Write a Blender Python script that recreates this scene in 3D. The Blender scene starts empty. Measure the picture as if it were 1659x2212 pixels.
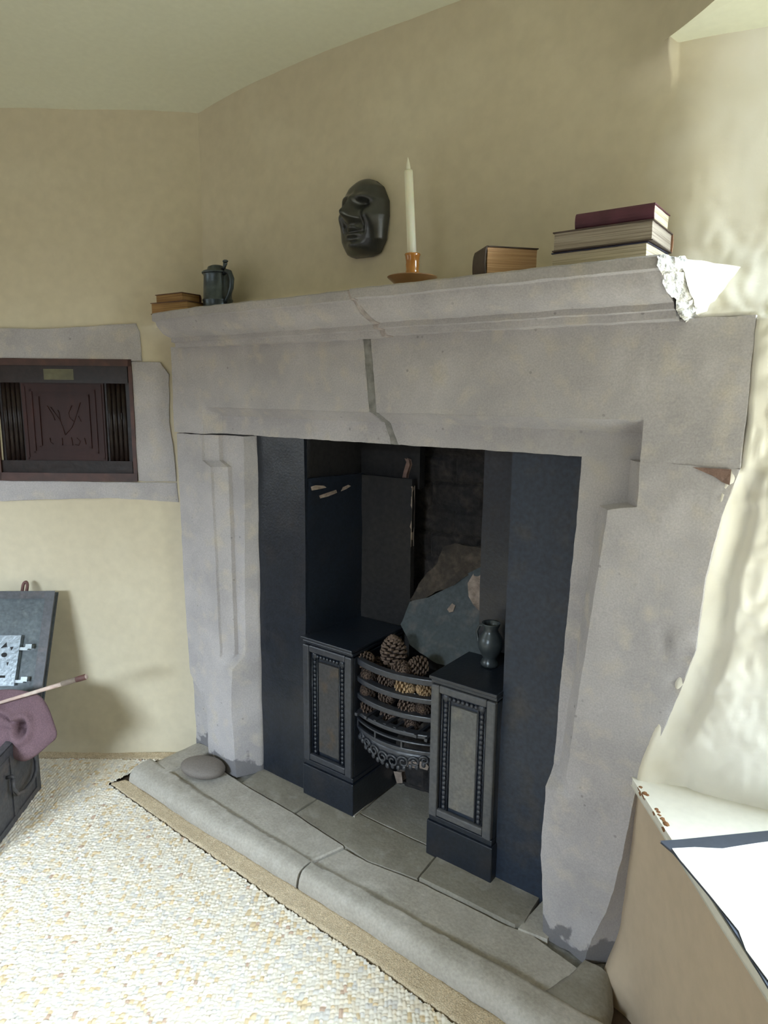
import bpy, math, random
import numpy as np
from mathutils import Vector, Matrix, noise
random.seed(4)
PI=math.pi
SC=bpy.context.scene; COL=SC.collection
# ------------------------------------------------------------------ camera
W,H,F=1659,2212,1450.0
CX,CY=W/2,H/2
pitch=math.radians(9.94); roll=math.radians(0.55); a0=PI-math.radians(53.2)
fh=np.array([math.cos(a0),math.sin(a0),0.])
fwd=np.array([fh[0]*math.cos(pitch),fh[1]*math.cos(pitch),-math.sin(pitch)])
r0=np.cross(fwd,[0,0,1.]); r0/=np.linalg.norm(r0); u0=np.cross(r0,fwd)
rgt=r0*math.cos(roll)+u0*math.sin(roll); upv=u0*math.cos(roll)-r0*math.sin(roll)
CAM=np.array([1.674,-1.400,1.30])
def ray(px,py): return fwd*F+rgt*(px-CX)-upv*(py-CY)
def onZ(px,py,z=0.):
    d=ray(px,py); return CAM+d*((z-CAM[2])/d[2])
def onY(px,py,y=0.):
    d=ray(px,py); return CAM+d*((y-CAM[1])/d[1])
def onP(px,py,P0,n):
    d=ray(px,py); n=np.array(n,float); return CAM+d*(((np.array(P0,float)-CAM)@n)/(d@n))
cam=bpy.data.cameras.new('camera'); co=bpy.data.objects.new('camera',cam); COL.objects.link(co)
m=Matrix(((rgt[0],upv[0],-fwd[0],CAM[0]),(rgt[1],upv[1],-fwd[1],CAM[1]),(rgt[2],upv[2],-fwd[2],CAM[2]),(0,0,0,1)))
co.matrix_world=m
cam.sensor_fit='VERTICAL'; cam.sensor_height=24.; cam.lens=24.*F/H; cam.clip_start=.02; cam.clip_end=50
SC.camera=co
# ------------------------------------------------------------------ materials
def mat(name,c1,c2=None,c3=None,rough=.8,metal=0.,scale=4.,fine=60.,finec=.25,bump=.15,bscale=90.,stretch=None,spec=.5,coat=0.,bdist=.004,lo=.35,hi=.65,specks=0.):
    m=bpy.data.materials.new(name); m.use_nodes=True; n=m.node_tree.nodes; l=m.node_tree.links
    b=n['Principled BSDF']; b.inputs['Roughness'].default_value=rough; b.inputs['Metallic'].default_value=metal
    b.inputs['Specular IOR Level'].default_value=spec; b.inputs['Coat Weight'].default_value=coat
    tc=n.new('ShaderNodeTexCoord'); mp=n.new('ShaderNodeMapping'); l.new(tc.outputs['Object'],mp.inputs['Vector'])
    if stretch: mp.inputs['Scale'].default_value=stretch
    def nz(s,d=5.):
        t=n.new('ShaderNodeTexNoise'); t.inputs['Scale'].default_value=s; t.inputs['Detail'].default_value=d; l.new(mp.outputs[0],t.inputs['Vector']); return t.outputs['Fac']
    def ramp(x,a,b):
        r=n.new('ShaderNodeMapRange'); r.inputs['From Min'].default_value=a; r.inputs['From Max'].default_value=b; l.new(x,r.inputs['Value']); return r.outputs[0]
    def mix(f,a,bb,mode='MIX'):
        x=n.new('ShaderNodeMix'); x.data_type='RGBA'; x.blend_type=mode
        if isinstance(f,float): x.inputs[0].default_value=f
        else: l.new(f,x.inputs[0])
        for i,v in ((6,a),(7,bb)):
            if isinstance(v,tuple): x.inputs[i].default_value=(*v,1)
            else: l.new(v,x.inputs[i])
        return x.outputs[2]
    c=mix(ramp(nz(scale),lo,hi),c1,c2 or c1)
    if c3: c=mix(ramp(nz(scale*2.7),.52,.72),c,c3)
    if finec>0:
        g=n.new('ShaderNodeMapRange'); g.inputs['From Min'].default_value=.3; g.inputs['From Max'].default_value=.7
        g.inputs['To Min'].default_value=1-finec; g.inputs['To Max'].default_value=1+finec*.6; l.new(nz(fine,3.),g.inputs['Value'])
        cc=n.new('ShaderNodeCombineColor'); 
        for i in range(3): l.new(g.outputs[0],cc.inputs[i])
        c=mix(1.0,c,cc.outputs[0],'MULTIPLY')
    if specks>0:
        vo=n.new('ShaderNodeTexVoronoi'); vo.inputs['Scale'].default_value=38; vo.inputs['Randomness'].default_value=1; l.new(mp.outputs[0],vo.inputs['Vector'])
        a1=n.new('ShaderNodeMapRange'); a1.inputs['From Min'].default_value=.10; a1.inputs['From Max'].default_value=.16; a1.inputs['To Min'].default_value=specks; a1.inputs['To Max'].default_value=0.; l.new(vo.outputs['Distance'],a1.inputs['Value'])
        sp=n.new('ShaderNodeMath'); sp.operation='MULTIPLY'; l.new(a1.outputs[0],sp.inputs[0]); l.new(ramp(nz(9.),.56,.62),sp.inputs[1])
        c=mix(sp.outputs[0],c,(.13,.125,.12))
        c=mix(ramp(nz(2.2,8.),.55,.66),c,mix(.35,c,(.30,.285,.29)))
    l.new(c,b.inputs['Base Color'])
    if bump>0:
        bp=n.new('ShaderNodeBump'); bp.inputs['Strength'].default_value=bump; bp.inputs['Distance'].default_value=bdist
        l.new(nz(bscale,6.),bp.inputs['Height']); l.new(bp.outputs[0],b.inputs['Normal'])
    m['c']=0
    return m
M={}
M['plaster']=mat('plaster',(.615,.548,.405),(.585,.518,.38),(.625,.563,.42),rough=.9,scale=1.6,fine=30,finec=.05,bump=.25,bscale=24,bdist=.004)
M['plaster_tan']=mat('tan_pink_plaster',(.50,.40,.29),(.47,.375,.27),(.52,.42,.31),rough=.9,scale=2,fine=30,finec=.05,bump=.25,bscale=24)
M['dark_unseen']=mat('dark_unseen_wall',(.17,.11,.07),(.13,.085,.055),rough=.6,scale=4,bump=.2)  # invented dark brown for the unseen far walls, to cut bounced light
M['plaster_white']=mat('limewash',(.74,.70,.58),(.66,.61,.47),(.76,.73,.63),rough=.85,scale=4,fine=30,finec=.06,bump=.45,bscale=22,bdist=.008)
M['ceiling']=mat('ceiling_paint',(.66,.66,.52),(.64,.64,.50),rough=.95,scale=1.2,finec=.03,bump=.12,bscale=20)
M['stone']=mat('dressed_stone',(.455,.43,.43),(.375,.355,.36),(.48,.44,.395),specks=.5,rough=.85,scale=7,fine=260,finec=.13,bump=.4,bscale=190,bdist=.002)
M['stone_warm']=mat('hearth_stone',(.28,.26,.215),(.22,.20,.165),(.33,.31,.27),rough=.7,scale=6,fine=140,finec=.14,bump=.45,bscale=70,bdist=.003)
M['kerb']=mat('kerb_stone',(.44,.41,.36),(.37,.345,.30),(.47,.445,.40),rough=.8,scale=6,fine=140,finec=.14,bump=.45,bscale=80,bdist=.003)
M['mortar']=mat('grey_mortar',(.27,.265,.25),(.22,.215,.20),rough=.95,scale=20,bump=.6,bscale=150)
M['rawstone']=mat('broken_stone',(.74,.73,.70),(.62,.61,.58),(.30,.30,.29),rough=.9,scale=28,fine=200,finec=.3,bump=1.,bscale=140,bdist=.006)
M['redstone']=mat('red_brick_chip',(.24,.15,.12),(.17,.11,.09),rough=.95,scale=30,bump=.8,bscale=120)
M['iron']=mat('blackleaded_iron',(.010,.014,.023),(.013,.018,.027),(.020,.021,.026),rough=.30,metal=.0,scale=3.5,fine=90,finec=.35,bump=.35,bscale=130,spec=.6,bdist=.002)
M['iron_worn']=mat('worn_iron',(.021,.029,.046),(.014,.023,.041),(.040,.038,.040),rough=.5,scale=4,fine=90,finec=.3,bump=.35,bscale=130,spec=.5,bdist=.002)
M['iron_grate']=mat('grate_iron',(.026,.030,.040),(.036,.039,.048),rough=.36,scale=9,fine=90,finec=.3,bump=.3,bscale=130,spec=.6,bdist=.002)
M['iron_panel']=mat('grey_worn_panel',(.055,.052,.050),(.042,.041,.043),(.070,.052,.036),rough=.6,scale=7,fine=120,finec=.25,bump=.3,bscale=130,spec=.4)
M['soot']=mat('soot_black',(.008,.008,.010),(.014,.012,.011),rough=.8,scale=6,finec=.4,bump=.6,bscale=50)
M['sootstone']=mat('sooty_masonry',(.012,.012,.014),(.026,.021,.018),(.050,.040,.034),rough=.9,scale=7,fine=60,finec=.5,bump=1.,bscale=40,bdist=.01)
M['sootstone'].node_tree.nodes
M['lightmortar']=mat('flaking_lime_mortar',(.34,.27,.22),(.20,.15,.12),rough=.95,scale=25,bump=.8,bscale=120)
M['slate']=mat('dusty_slate',(.062,.074,.080),(.048,.062,.068),(.11,.105,.10),rough=.75,scale=7,fine=90,finec=.2,bump=.4,bscale=60)
M['brownstone']=mat('brown_rubble',(.070,.054,.040),(.038,.032,.027),(.10,.078,.058),rough=.95,scale=10,finec=.3,bump=1.,bscale=50,bdist=.008)
M['mask']=mat('dark_bronze',(.022,.025,.024),(.032,.034,.032),rough=.29,metal=.0,scale=14,finec=.2,bump=.12,bscale=60,spec=.7,coat=.15)
M['pewter']=mat('old_pewter',(.10,.125,.14),(.075,.09,.10),rough=.33,metal=.75,scale=20,finec=.2,bump=.15,bscale=80)
M['pewter_dull']=mat('dull_glazed_ware',(.075,.09,.095),(.055,.065,.07),rough=.3,metal=.3,scale=20,finec=.2,bump=.1,bscale=80)
M['candle']=mat('ivory_wax',(.80,.79,.62),(.78,.77,.60),rough=.45,finec=.0,bump=0)
M['candle'].node_tree.nodes['Principled BSDF'].inputs['Subsurface Weight'].default_value=.15
M['flame']=mat('frosted_flame_tip',(.82,.80,.66),rough=.35,finec=0,bump=0)
M['amber']=mat('amber_glaze',(.50,.21,.035),(.40,.15,.025),rough=.12,scale=30,finec=.15,bump=.05,coat=.6)
M['amber_dull']=mat('amber_dish',(.34,.18,.07),(.27,.14,.05),rough=.35,scale=30,finec=.15,bump=.05)
def pages(name,c1,c2,sx=(3,3,260)): return mat(name,c1,c2,rough=.9,scale=2.,fine=1.5,finec=.12,bump=.6,bscale=2.5,stretch=sx,bdist=.003,lo=.42,hi=.58)
M['mortar_pink']=mat('pinkish_mortar',(.42,.37,.35),(.36,.32,.30),rough=.95,scale=20,bump=.5,bscale=150)
M['pages_pale']=pages('pale_page_edges',(.62,.55,.40),(.42,.36,.25))
M['pages_grey']=pages('grey_page_edges',(.38,.33,.27),(.24,.20,.16))
M['pages_tan']=pages('tan_page_edges',(.58,.38,.22),(.46,.28,.15))
M['pages_brown']=pages('brown_page_edges',(.40,.24,.09),(.28,.15,.06))
M['cloth_plum']=mat('plum_book_cloth',(.075,.018,.032),(.10,.025,.045),rough=.6,scale=20,finec=.15,bump=.2)
M['leather_dark']=mat('dark_leather',(.045,.028,.022),(.07,.045,.035),rough=.55,scale=20,finec=.2,bump=.3)
M['leather_navy']=mat('navy_book_cloth',(.018,.02,.05),(.03,.03,.06),rough=.6,scale=20,finec=.2,bump=.3)
M['leather_brown']=mat('brown_leather',(.16,.075,.04),(.11,.05,.03),rough=.6,scale=20,finec=.2,bump=.3)
M['spine_tan']=mat('tan_leather_spine',(.45,.25,.16),(.35,.18,.12),rough=.6,scale=30,bump=.3)
M['cone']=mat('pinecone_brown',(.055,.034,.026),(.036,.024,.02),(.09,.058,.043),rough=.8,scale=40,finec=.3,bump=.3)
M['cone_tip']=mat('pinecone_scale_tips',(.15,.10,.075),(.10,.068,.05),rough=.8,scale=60,finec=.3,bump=.3)
M['cone_pale']=mat('pale_pinecone',(.42,.29,.16),(.30,.20,.11),(.5,.34,.2),rough=.8,scale=40,finec=.3,bump=.3)
M['oak']=mat('dark_red_oak',(.044,.015,.012),(.022,.010,.009),(.065,.020,.014),rough=.40,scale=5,fine=20,finec=.3,bump=.3,bscale=20,stretch=(1,1,.25),spec=.22)
M['oak_frame']=mat('red_brown_frame',(.070,.026,.018),(.045,.020,.015),(.09,.036,.022),rough=.5,scale=6,fine=20,finec=.3,bump=.3,bscale=30)
M['oak_black']=mat('blackened_oak',(.014,.009,.008),(.024,.014,.011),rough=.33,scale=5,finec=.3,bump=.3,bscale=30,spec=.28)
M['brass']=mat('tarnished_brass_plate',(.13,.12,.06),(.09,.085,.045),rough=.5,scale=30,finec=.3,bump=.3)
M['pebble']=mat('grey_beach_stone',(.20,.175,.155),(.17,.15,.135),rough=.75,scale=9,fine=200,finec=.12,bump=.15,bscale=150)
M['chest']=mat('grey_black_iron',(.050,.052,.060),(.072,.072,.080),(.095,.080,.080),rough=.5,scale=8,fine=80,finec=.3,bump=.35,bscale=70,spec=.5)
M['chest_in']=mat('blue_grey_iron',(.075,.095,.105),(.055,.07,.078),(.10,.12,.125),rough=.5,scale=14,fine=80,finec=.3,bump=.4,bscale=70)
M['lockplate']=mat('polished_lock_plate',(.24,.27,.29),(.18,.21,.23),rough=.38,metal=.35,scale=20,fine=90,finec=.25,bump=.3,bscale=90)
M['boltmetal']=mat('bright_bolt_iron',(.34,.37,.38),(.24,.27,.28),rough=.4,metal=.4,scale=30,finec=.2,bump=.2)
M['mauve']=mat('mauve_wool_felt',(.165,.100,.115),(.135,.08,.095),rough=.95,scale=8,fine=260,finec=.22,bump=.5,bscale=300,bdist=.002)
M['stick']=mat('bleached_wood',(.55,.44,.38),(.42,.28,.24),(.62,.55,.48),rough=.7,scale=12,fine=40,finec=.25,bump=.3,bscale=60)
M['stickband']=mat('khaki_wrapping',(.24,.20,.15),(.18,.14,.11),rough=.8,scale=30,finec=.3,bump=.4)
M['stickred']=mat('dark_red_brown_end',(.14,.06,.05),(.10,.045,.04),rough=.6,scale=30,finec=.3,bump=.3)
M['sillpaint']=mat('cream_gloss_paint',(.70,.68,.60),(.66,.63,.54),rough=.5,scale=4,finec=.04,bump=.1,bscale=40)
M['chipwood']=mat('bare_chipped_wood',(.30,.14,.05),(.16,.07,.03),rough=.9,scale=60,finec=.4,bump=.6)
M['card']=mat('slate_blue_card',(.055,.065,.090),(.045,.055,.075),rough=.45,scale=8,finec=.08,bump=.05)
M['paper']=mat('white_paper',(.86,.86,.85),(.84,.84,.83),rough=.8,scale=3,finec=.02,bump=.05)
M['floor']=mat('dark_floorboards',(.10,.065,.04),(.07,.045,.03),rough=.7,scale=6,bump=.3)
M['binding']=mat('tan_woven_binding',(.66,.54,.37),(.56,.44,.29),(.74,.63,.46),rough=.95,scale=60,fine=300,finec=.3,bump=1.,bscale=260,bdist=.004)
M['frame_white']=mat('white_window_paint',(.75,.74,.70),rough=.5,finec=.03,bump=.05)
def blend_tone(name,src,col,x0,x1):
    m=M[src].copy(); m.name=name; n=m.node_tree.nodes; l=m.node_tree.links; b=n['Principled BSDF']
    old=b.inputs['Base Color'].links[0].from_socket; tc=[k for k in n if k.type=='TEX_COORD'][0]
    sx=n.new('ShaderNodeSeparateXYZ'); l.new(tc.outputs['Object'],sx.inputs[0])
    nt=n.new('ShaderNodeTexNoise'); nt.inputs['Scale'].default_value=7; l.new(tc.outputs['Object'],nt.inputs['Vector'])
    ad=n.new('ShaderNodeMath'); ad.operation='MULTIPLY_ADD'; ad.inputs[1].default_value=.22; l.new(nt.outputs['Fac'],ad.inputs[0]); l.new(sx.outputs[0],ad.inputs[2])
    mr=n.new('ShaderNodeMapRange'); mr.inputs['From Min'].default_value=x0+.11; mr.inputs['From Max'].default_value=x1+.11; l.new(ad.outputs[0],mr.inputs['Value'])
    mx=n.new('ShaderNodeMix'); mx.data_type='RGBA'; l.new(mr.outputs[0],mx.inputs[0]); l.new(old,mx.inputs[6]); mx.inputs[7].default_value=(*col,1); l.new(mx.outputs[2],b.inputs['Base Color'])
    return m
M['plaster_fire']=blend_tone('plaster_paler_to_right','plaster',(.73,.70,.62),1.24,1.40)  # plaster colour blends to a paler tone towards the right
M['hob_grey']=mat('grey_rubbed_iron',(.085,.086,.092),(.065,.068,.076),(.10,.097,.092),rough=.45,scale=5,fine=90,finec=.25,bump=.3,bscale=130,spec=.5,bdist=.002)
M['hob_panel']=mat('pale_rubbed_panel',(.150,.145,.135),(.115,.115,.112),(.17,.155,.13),rough=.6,scale=6,fine=120,finec=.2,bump=.3,bscale=130,spec=.4)
# carpet: colour attribute per bobble
cm=bpy.data.materials.new('looped_wool_carpet'); cm.use_nodes=True
_n=cm.node_tree.nodes; _l=cm.node_tree.links; _a=_n.new('ShaderNodeVertexColor'); _a.layer_name='Col'
_l.new(_a.outputs[0],_n['Principled BSDF'].inputs['Base Color']); _n['Principled BSDF'].inputs['Roughness'].default_value=.95
_n['Principled BSDF'].inputs['Specular IOR Level'].default_value=.1
M['carpet']=cm
# ------------------------------------------------------------------ object helpers
LOC={}
def tag(o,label=None,cat=None,group=None,kind=None):
    if label: o['label']=label
    if cat: o['category']=cat
    if group: o['group']=group
    if kind: o['kind']=kind
    return o
def thing(name,label,cat,loc=(0,0,0),group=None):
    o=bpy.data.objects.new(name,None); COL.objects.link(o); o.location=loc; o.empty_display_size=.05
    tag(o,label,cat,group); LOC[o.name]=np.array(loc,float); return o
def mesh(name,V,Fc,material,parent=None,smooth=False,abs_=True,mats=None,midx=None):
    """V in world space when abs_ (shifted to the root's location)"""
    V=np.array(V,float)
    root=parent
    while root is not None and root.parent is not None: root=root.parent
    if root is not None and abs_: V=V-LOC[root.name]
    me=bpy.data.meshes.new(name)
    me.from_pydata(V.tolist(),[],[tuple(int(i) for i in f) for f in Fc]); me.update()
    for mm in (mats or [material]): me.materials.append(mm)
    if midx is not None: me.polygons.foreach_set('material_index',midx)
    if smooth: me.polygons.foreach_set('use_smooth',[True]*len(me.polygons))
    o=bpy.data.objects.new(name,me); COL.objects.link(o)
    if parent is not None: o.parent=parent
    return o
def struct(name,V,Fc,material,smooth=False):
    o=mesh(name,V,Fc,material,None,smooth); o['kind']='structure'; return o
def nvec(V,sc,seed=0.):
    return np.array([noise.noise_vector(Vector((v[0]*sc+seed,v[1]*sc,v[2]*sc))) for v in V])
def nsc(V,sc,seed=0.):
    return np.array([noise.noise(Vector((v[0]*sc+seed,v[1]*sc,v[2]*sc))) for v in V])
def rough(V,amps,seed=0.):
    V=np.array(V,float)
    for sc,am in amps: V=V+nvec(V,sc,seed)*am
    return V
class MB:
    def __init__(s): s.V=[]; s.F=[]
    def add(s,V,Fc):
        k=len(s.V); s.V+= [tuple(v) for v in V]; s.F+=[tuple(i+k for i in f) for f in Fc]; return s
    def box(s,c,d,R=None):
        c=np.array(c,float); d=np.array(d,float)/2
        P=[np.array([x*d[0],y*d[1],z*d[2]]) for x in(-1,1) for y in(-1,1) for z in(-1,1)]
        if R is not None: P=[R@p for p in P]
        return s.add([c+p for p in P],[(0,1,3,2),(4,6,7,5),(0,4,5,1),(2,3,7,6),(0,2,6,4),(1,5,7,3)])
    def lathe(s,prof,c=(0,0,0),n=28,R=None):
        c=np.array(c,float); V=[];Fc=[]
        for r,z in prof:
            for k in range(n):
                t=2*PI*k/n; p=np.array([r*math.cos(t),r*math.sin(t),z]); V.append(c+(R@p if R is not None else p))
        for i in range(len(prof)-1):
            for k in range(n):
                a=i*n+k;b=i*n+(k+1)%n; Fc.append((a,b,b+n,a+n))
        return s.add(V,Fc)
    def tube(s,pts,rad,n=10,flat=1.0):
        pts=[np.array(p,float) for p in pts]; V=[];Fc=[]; up=None
        for i,p in enumerate(pts):
            t=pts[min(i+1,len(pts)-1)]-pts[max(i-1,0)]; t/=np.linalg.norm(t)
            if up is None:
                up=np.array([0,0,1.]) if abs(t[2])<.9 else np.array([1.,0,0])
            x=np.cross(t,up); x/=np.linalg.norm(x); y=np.cross(x,t); up=y
            r=rad[i] if hasattr(rad,'__len__') else rad
            for k in range(n):
                q=2*PI*k/n; V.append(p+x*math.cos(q)*r+y*math.sin(q)*r*flat)
        for i in range(len(pts)-1):
            for k in range(n):
                a=i*n+k;b=i*n+(k+1)%n; Fc.append((a,b,b+n,a+n))
        Fc.append(tuple(range(n))[::-1]); L=(len(pts)-1)*n; Fc.append(tuple(range(L,L+n)))
        return s.add(V,Fc)
    def prism(s,poly,off):
        poly=[np.array(p,float) for p in poly]; off=np.array(off,float); n=len(poly)
        return s.add(poly+[p+off for p in poly],[tuple(range(n)),tuple(range(2*n-1,n-1,-1))]+[(i,(i+1)%n+0,(i+1)%n+n,i+n) for i in range(n)])
    def ball(s,c,r,n=8,sc=(1,1,1)):
        c=np.array(c,float);V=[];Fc=[];m=max(4,n//2+1)
        for i in range(m+1):
            ph=PI*i/m
            for k in range(n):
                t=2*PI*k/n; V.append(c+r*np.array([math.sin(ph)*math.cos(t)*sc[0],math.sin(ph)*math.sin(t)*sc[1],math.cos(ph)*sc[2]]))
        for i in range(m):
            for k in range(n):
                a=i*n+k;b=i*n+(k+1)%n; Fc.append((a,a+n,b+n,b))
        return s.add(V,Fc)
    def build(s,name,material,parent=None,smooth=False,bevel=0.,abs_=True,seg=2):
        o=mesh(name,s.V,s.F,material,parent,smooth,abs_)
        if bevel>0:
            md=o.modifiers.new('Bevel','BEVEL'); md.width=bevel; md.segments=seg; md.limit_method='ANGLE'; md.angle_limit=math.radians(40)
        return o
def weld(o):
    md=o.modifiers.new('Weld','WELD'); md.merge_threshold=1e-5; return o
def smooth_angle(o,deg=40):
    import bmesh
    me=o.data; bm=bmesh.new(); bm.from_mesh(me); bmesh.ops.recalc_face_normals(bm,faces=bm.faces)
    for e in bm.edges:
        e.smooth = (len(e.link_faces)==2 and e.calc_face_angle(0)<math.radians(deg))
    for f in bm.faces: f.smooth=True
    bm.to_mesh(me); bm.free(); return o
def fixn(o):
    import bmesh
    bm=bmesh.new(); bm.from_mesh(o.data); bmesh.ops.recalc_face_normals(bm,faces=bm.faces); bm.to_mesh(o.data); bm.free(); return o
def loft(rings,step=.012,close=True,caps=True):
    """rings: list of (K,3) key rings -> resampled dense surface"""
    rings=[np.array(r,float) for r in rings]
    K=len(rings[0]); 
    # subdivision counts around
    cnt=[]
    for k in range(K if close else K-1):
        L=max(np.linalg.norm(r[(k+1)%K]-r[k]) for r in rings); cnt.append(max(1,int(math.ceil(L/step))))
    def dense(r):
        out=[]
        for k,c in enumerate(cnt):
            a,b=r[k],r[(k+1)%K]
            for j in range(c): out.append(a+(b-a)*j/c)
        if not close: out.append(r[-1])
        return np.array(out)
    D=[dense(r) for r in rings]; R=[D[0]]
    for i in range(len(D)-1):
        L=np.linalg.norm(D[i+1]-D[i],axis=1).max(); c=max(1,int(math.ceil(L/step)))
        for j in range(1,c+1): R.append(D[i]+(D[i+1]-D[i])*j/c)
    n=len(R[0]); V=np.concatenate(R); Fc=[]
    for i in range(len(R)-1):
        for k in range(n if close else n-1):
            a=i*n+k;b=i*n+(k+1)%n; Fc.append((a,b,b+n,a+n))
    if caps and close:
        V=np.vstack([V,R[0].mean(0),R[-1].mean(0)]); c0=len(V)-2;c1=len(V)-1; L=(len(R)-1)*n
        for k in range(n):
            Fc.append((k,c0,(k+1)%n)); Fc.append((L+k,L+(k+1)%n,c1))
    return V,Fc
def lerp_tab(t,tab):
    xs=[p[0] for p in tab]; return float(np.interp(t,xs,[p[1] for p in tab]))
# ------------------------------------------------------------------ room frames
L0=np.array([-.313,.055,0.]); LU=np.array([-.8,-.6,0.]); LN=np.array([.6,-.8,0.])   # left wall
def LP(s,z,d=0.): return L0+LU*s+LN*d+np.array([0,0,z])
R0=np.array([1.302,.030,0.]); RU=np.array([.6,-.8,0.]); RN=np.array([-.8,-.6,0.])  # window wall (RN into the room)
def RP(s,z,d=0.): return R0+RU*s+RN*d+np.array([0,0,z])
FZ=-.048; SILL=.485; SOF=1.975; WS=1.33
def grid(us,vs,fn,mask=None):
    nu,nv=len(us),len(vs); V=[fn(u,v) for u in us for v in vs]; Fc=[]
    for i in range(nu-1):
        for j in range(nv-1):
            if mask is not None and not mask((us[i]+us[i+1])/2,(vs[j]+vs[j+1])/2): continue
            a=i*nv+j; Fc.append((a,a+1,a+nv+1,a+nv))
    V=np.array(V); used=sorted({i for f in Fc for i in f}); mp={u:i for i,u in enumerate(used)}
    return V[used],[tuple(mp[i] for i in f) for f in Fc]
def sm(x,a,b):
    t=min(1,max(0,(x-a)/(b-a))); return t*t*(3-2*t)
def N1(x,y,z=0.): return noise.noise(Vector((x,y,z)))
# left wall --------------------------------------------------------------
def fl(s,z):
    d=.006*N1(s*3,z*3)+.002*N1(s*11,z*11,3)
    d+=.020*sm(.06-(z+.06),0.,.06)*(1+.4*N1(s*6,1.))*sm(s,.12,.3)     # plaster swells out at the foot
    return LP(s,z,d)
us=np.concatenate([np.arange(-.14,.9,.02),np.arange(.9,3.4,.1)]); vs=np.concatenate([np.arange(FZ-.02,2.30,.02)])
V,Fc=grid(us,vs,fl,lambda s,z: not(.155<s<.62 and .995<z<1.40)); struct('wall_left',V,Fc,M['plaster'],True)
# fireplace wall (chimney breast above the mantel, window reveal at right) -------
def stone_edge(z):   # right hand limit of the exposed stone
    return lerp_tab(z,[(0,1.30),(.45,1.318),(.53,1.326),(.7,1.375),(.80,1.398),(.95,1.404),(1.10,1.425),(1.166,1.437),(1.172,1.462),(1.25,1.462),(1.44,1.456)])
def _arc(t):   # plan curve from the chimney wall round into the window wall
    P=[np.array([1.02,.119]),np.array([1.16,.112]),np.array([1.235,.105]),np.array([1.42,-.105])]
    return P[0]*(1-t)**3+3*P[1]*t*(1-t)**2+3*P[2]*t*t*(1-t)+P[3]*t**3
_AR=[_arc(t) for t in np.linspace(0,1,60)]
def fy(x,z):
    up=.12 if x<1.02 else (float(np.interp(x,[p[0] for p in _AR],[p[1] for p in _AR])) if x<1.262 else .085+.19*(x-1.262))
    if x>1.02:
        rl=.119-.020*sm(x,1.02,1.30)+.2*max(0,x-1.27)*sm(x,1.2,1.4); k_=sm(z,SOF-.07,SOF-.005); up=up*k_+rl*(1-k_)
    lump=.009*N1(x*9,z*7,2.)+.007*(.5-2*abs(N1(x*15+2*N1(x*5,z*5),z*11,5.)))+.004*(.4-2*abs(N1(x*34,z*24,8.)))+.0015*N1(x*80,z*60,1.)
    big=sm(x,1.15,1.5)
    y_up=up+.004*N1(x*2.5,z*2.5)+.0015*N1(x*14,z*14)+lump*.55*big*sm(-z,-2.0,-1.5)
    e=stone_edge(z)+.005*N1(z*18,3.3)-(.007 if z>1.1 else 0)
    if z<1.447:
        base=.2*(x-1.32)
        if 1:
            t=max(0.,x-e)
            y_lo=base*.55-.002-.014*sm(t,0,.012)*sm(z,.9,1.15)+.020*sm(t,.005,.06)*(1-sm(z,1.12,1.17))-.026*sm(t,.05,.075)*(1-sm(z,1.12,1.2))*sm(z,.5,.62)+lump*sm(t,0,.03)-.003*(1-sm(z,.5,.8))+min(.055,max(0.,e-x)*1.6)
    else:
        y_lo=.2*(x-1.32)*.55-.006+lump
    if x<1.30 and z<1.5: return .10 if z>1.30 else .13
    t=sm(z,1.43,1.60+.04*N1(x*6,9.))
    if z>=1.447: return y_lo*(1-t)+y_up*t
    return y_lo
xs=np.concatenate([np.arange(-.26,1.16,.02),np.arange(1.16,1.72,.006),np.arange(1.72,2.0,.02)])
zs=np.concatenate([np.arange(.40,1.72,.0075),np.arange(1.72,2.32,.02)])
V,Fc=grid(xs,zs,lambda x,z:(x,fy(x,z),z),lambda x,z:(z>1.46 or x>1.25) and z>SILL)
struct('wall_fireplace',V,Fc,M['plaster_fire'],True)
# ceiling ----------------------------------------------------------------
def fc(x,y):
    p=np.array([x,y,0.]); dl=(p-L0)@LN; df=.12-y
    z=2.232-.034*math.exp(-max(dl,0)/.10)-.012*math.exp(-max(df,0)/.03)+.006*N1(x*1.7,y*1.7)
    return (x,y,z)
V,Fc=grid(np.arange(-3.6,3.4,.07),np.arange(-3.9,.22,.04),fc); struct('ceiling',V,Fc,M['ceiling'],True)
# floor -------------------------------------------------------------------
V,Fc=grid(np.linspace(-3.6,3.6,12),np.linspace(-3.9,.2,8),lambda x,y:(x,y,FZ-.012)); struct('floor',V,Fc,M['floor'])
# window wall: below the sill, above the soffit, beyond the recess -----------

def fr(s,z):
    d=.004*N1(s*4,z*4,7)+.0015*N1(s*18,z*18,1)
    d+=.05*math.exp(-((s-.03)/.05)**2)*(1-sm(z,-.05,.10))   # bulge at the foot by the hearth
    return RP(s,z,d)
V,Fc=grid(np.arange(-.03,1.5,.012),np.arange(FZ-.02,SILL-.004,.012),fr); struct('wall_right',V,Fc,M['plaster_tan'],True)
def arc(t):   # plan curve from the chimney wall round into the window wall
    P=[np.array([1.02,.119]),np.array([1.16,.112]),np.array([1.235,.105]),np.array([1.42,-.105])]
    return P[0]*(1-t)**3+3*P[1]*t*(1-t)**2+3*P[2]*t*t*(1-t)+P[3]*t**3
plan=[arc(t) for t in np.linspace(0,1,24)]
d2=(plan[-1]-plan[-2]); d2/=np.linalg.norm(d2)
plan+= [plan[-1]+np.array([.6,-.8])*k for k in (.1,.3,.6,1.0,1.3,2.,3.)]
def fup(i,z):
    p=plan[int(i)]; w=.003*N1(p[0]*9,z*9,4); return (p[0]-.8*w-.0,p[1]-.6*w-.002,z)
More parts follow.
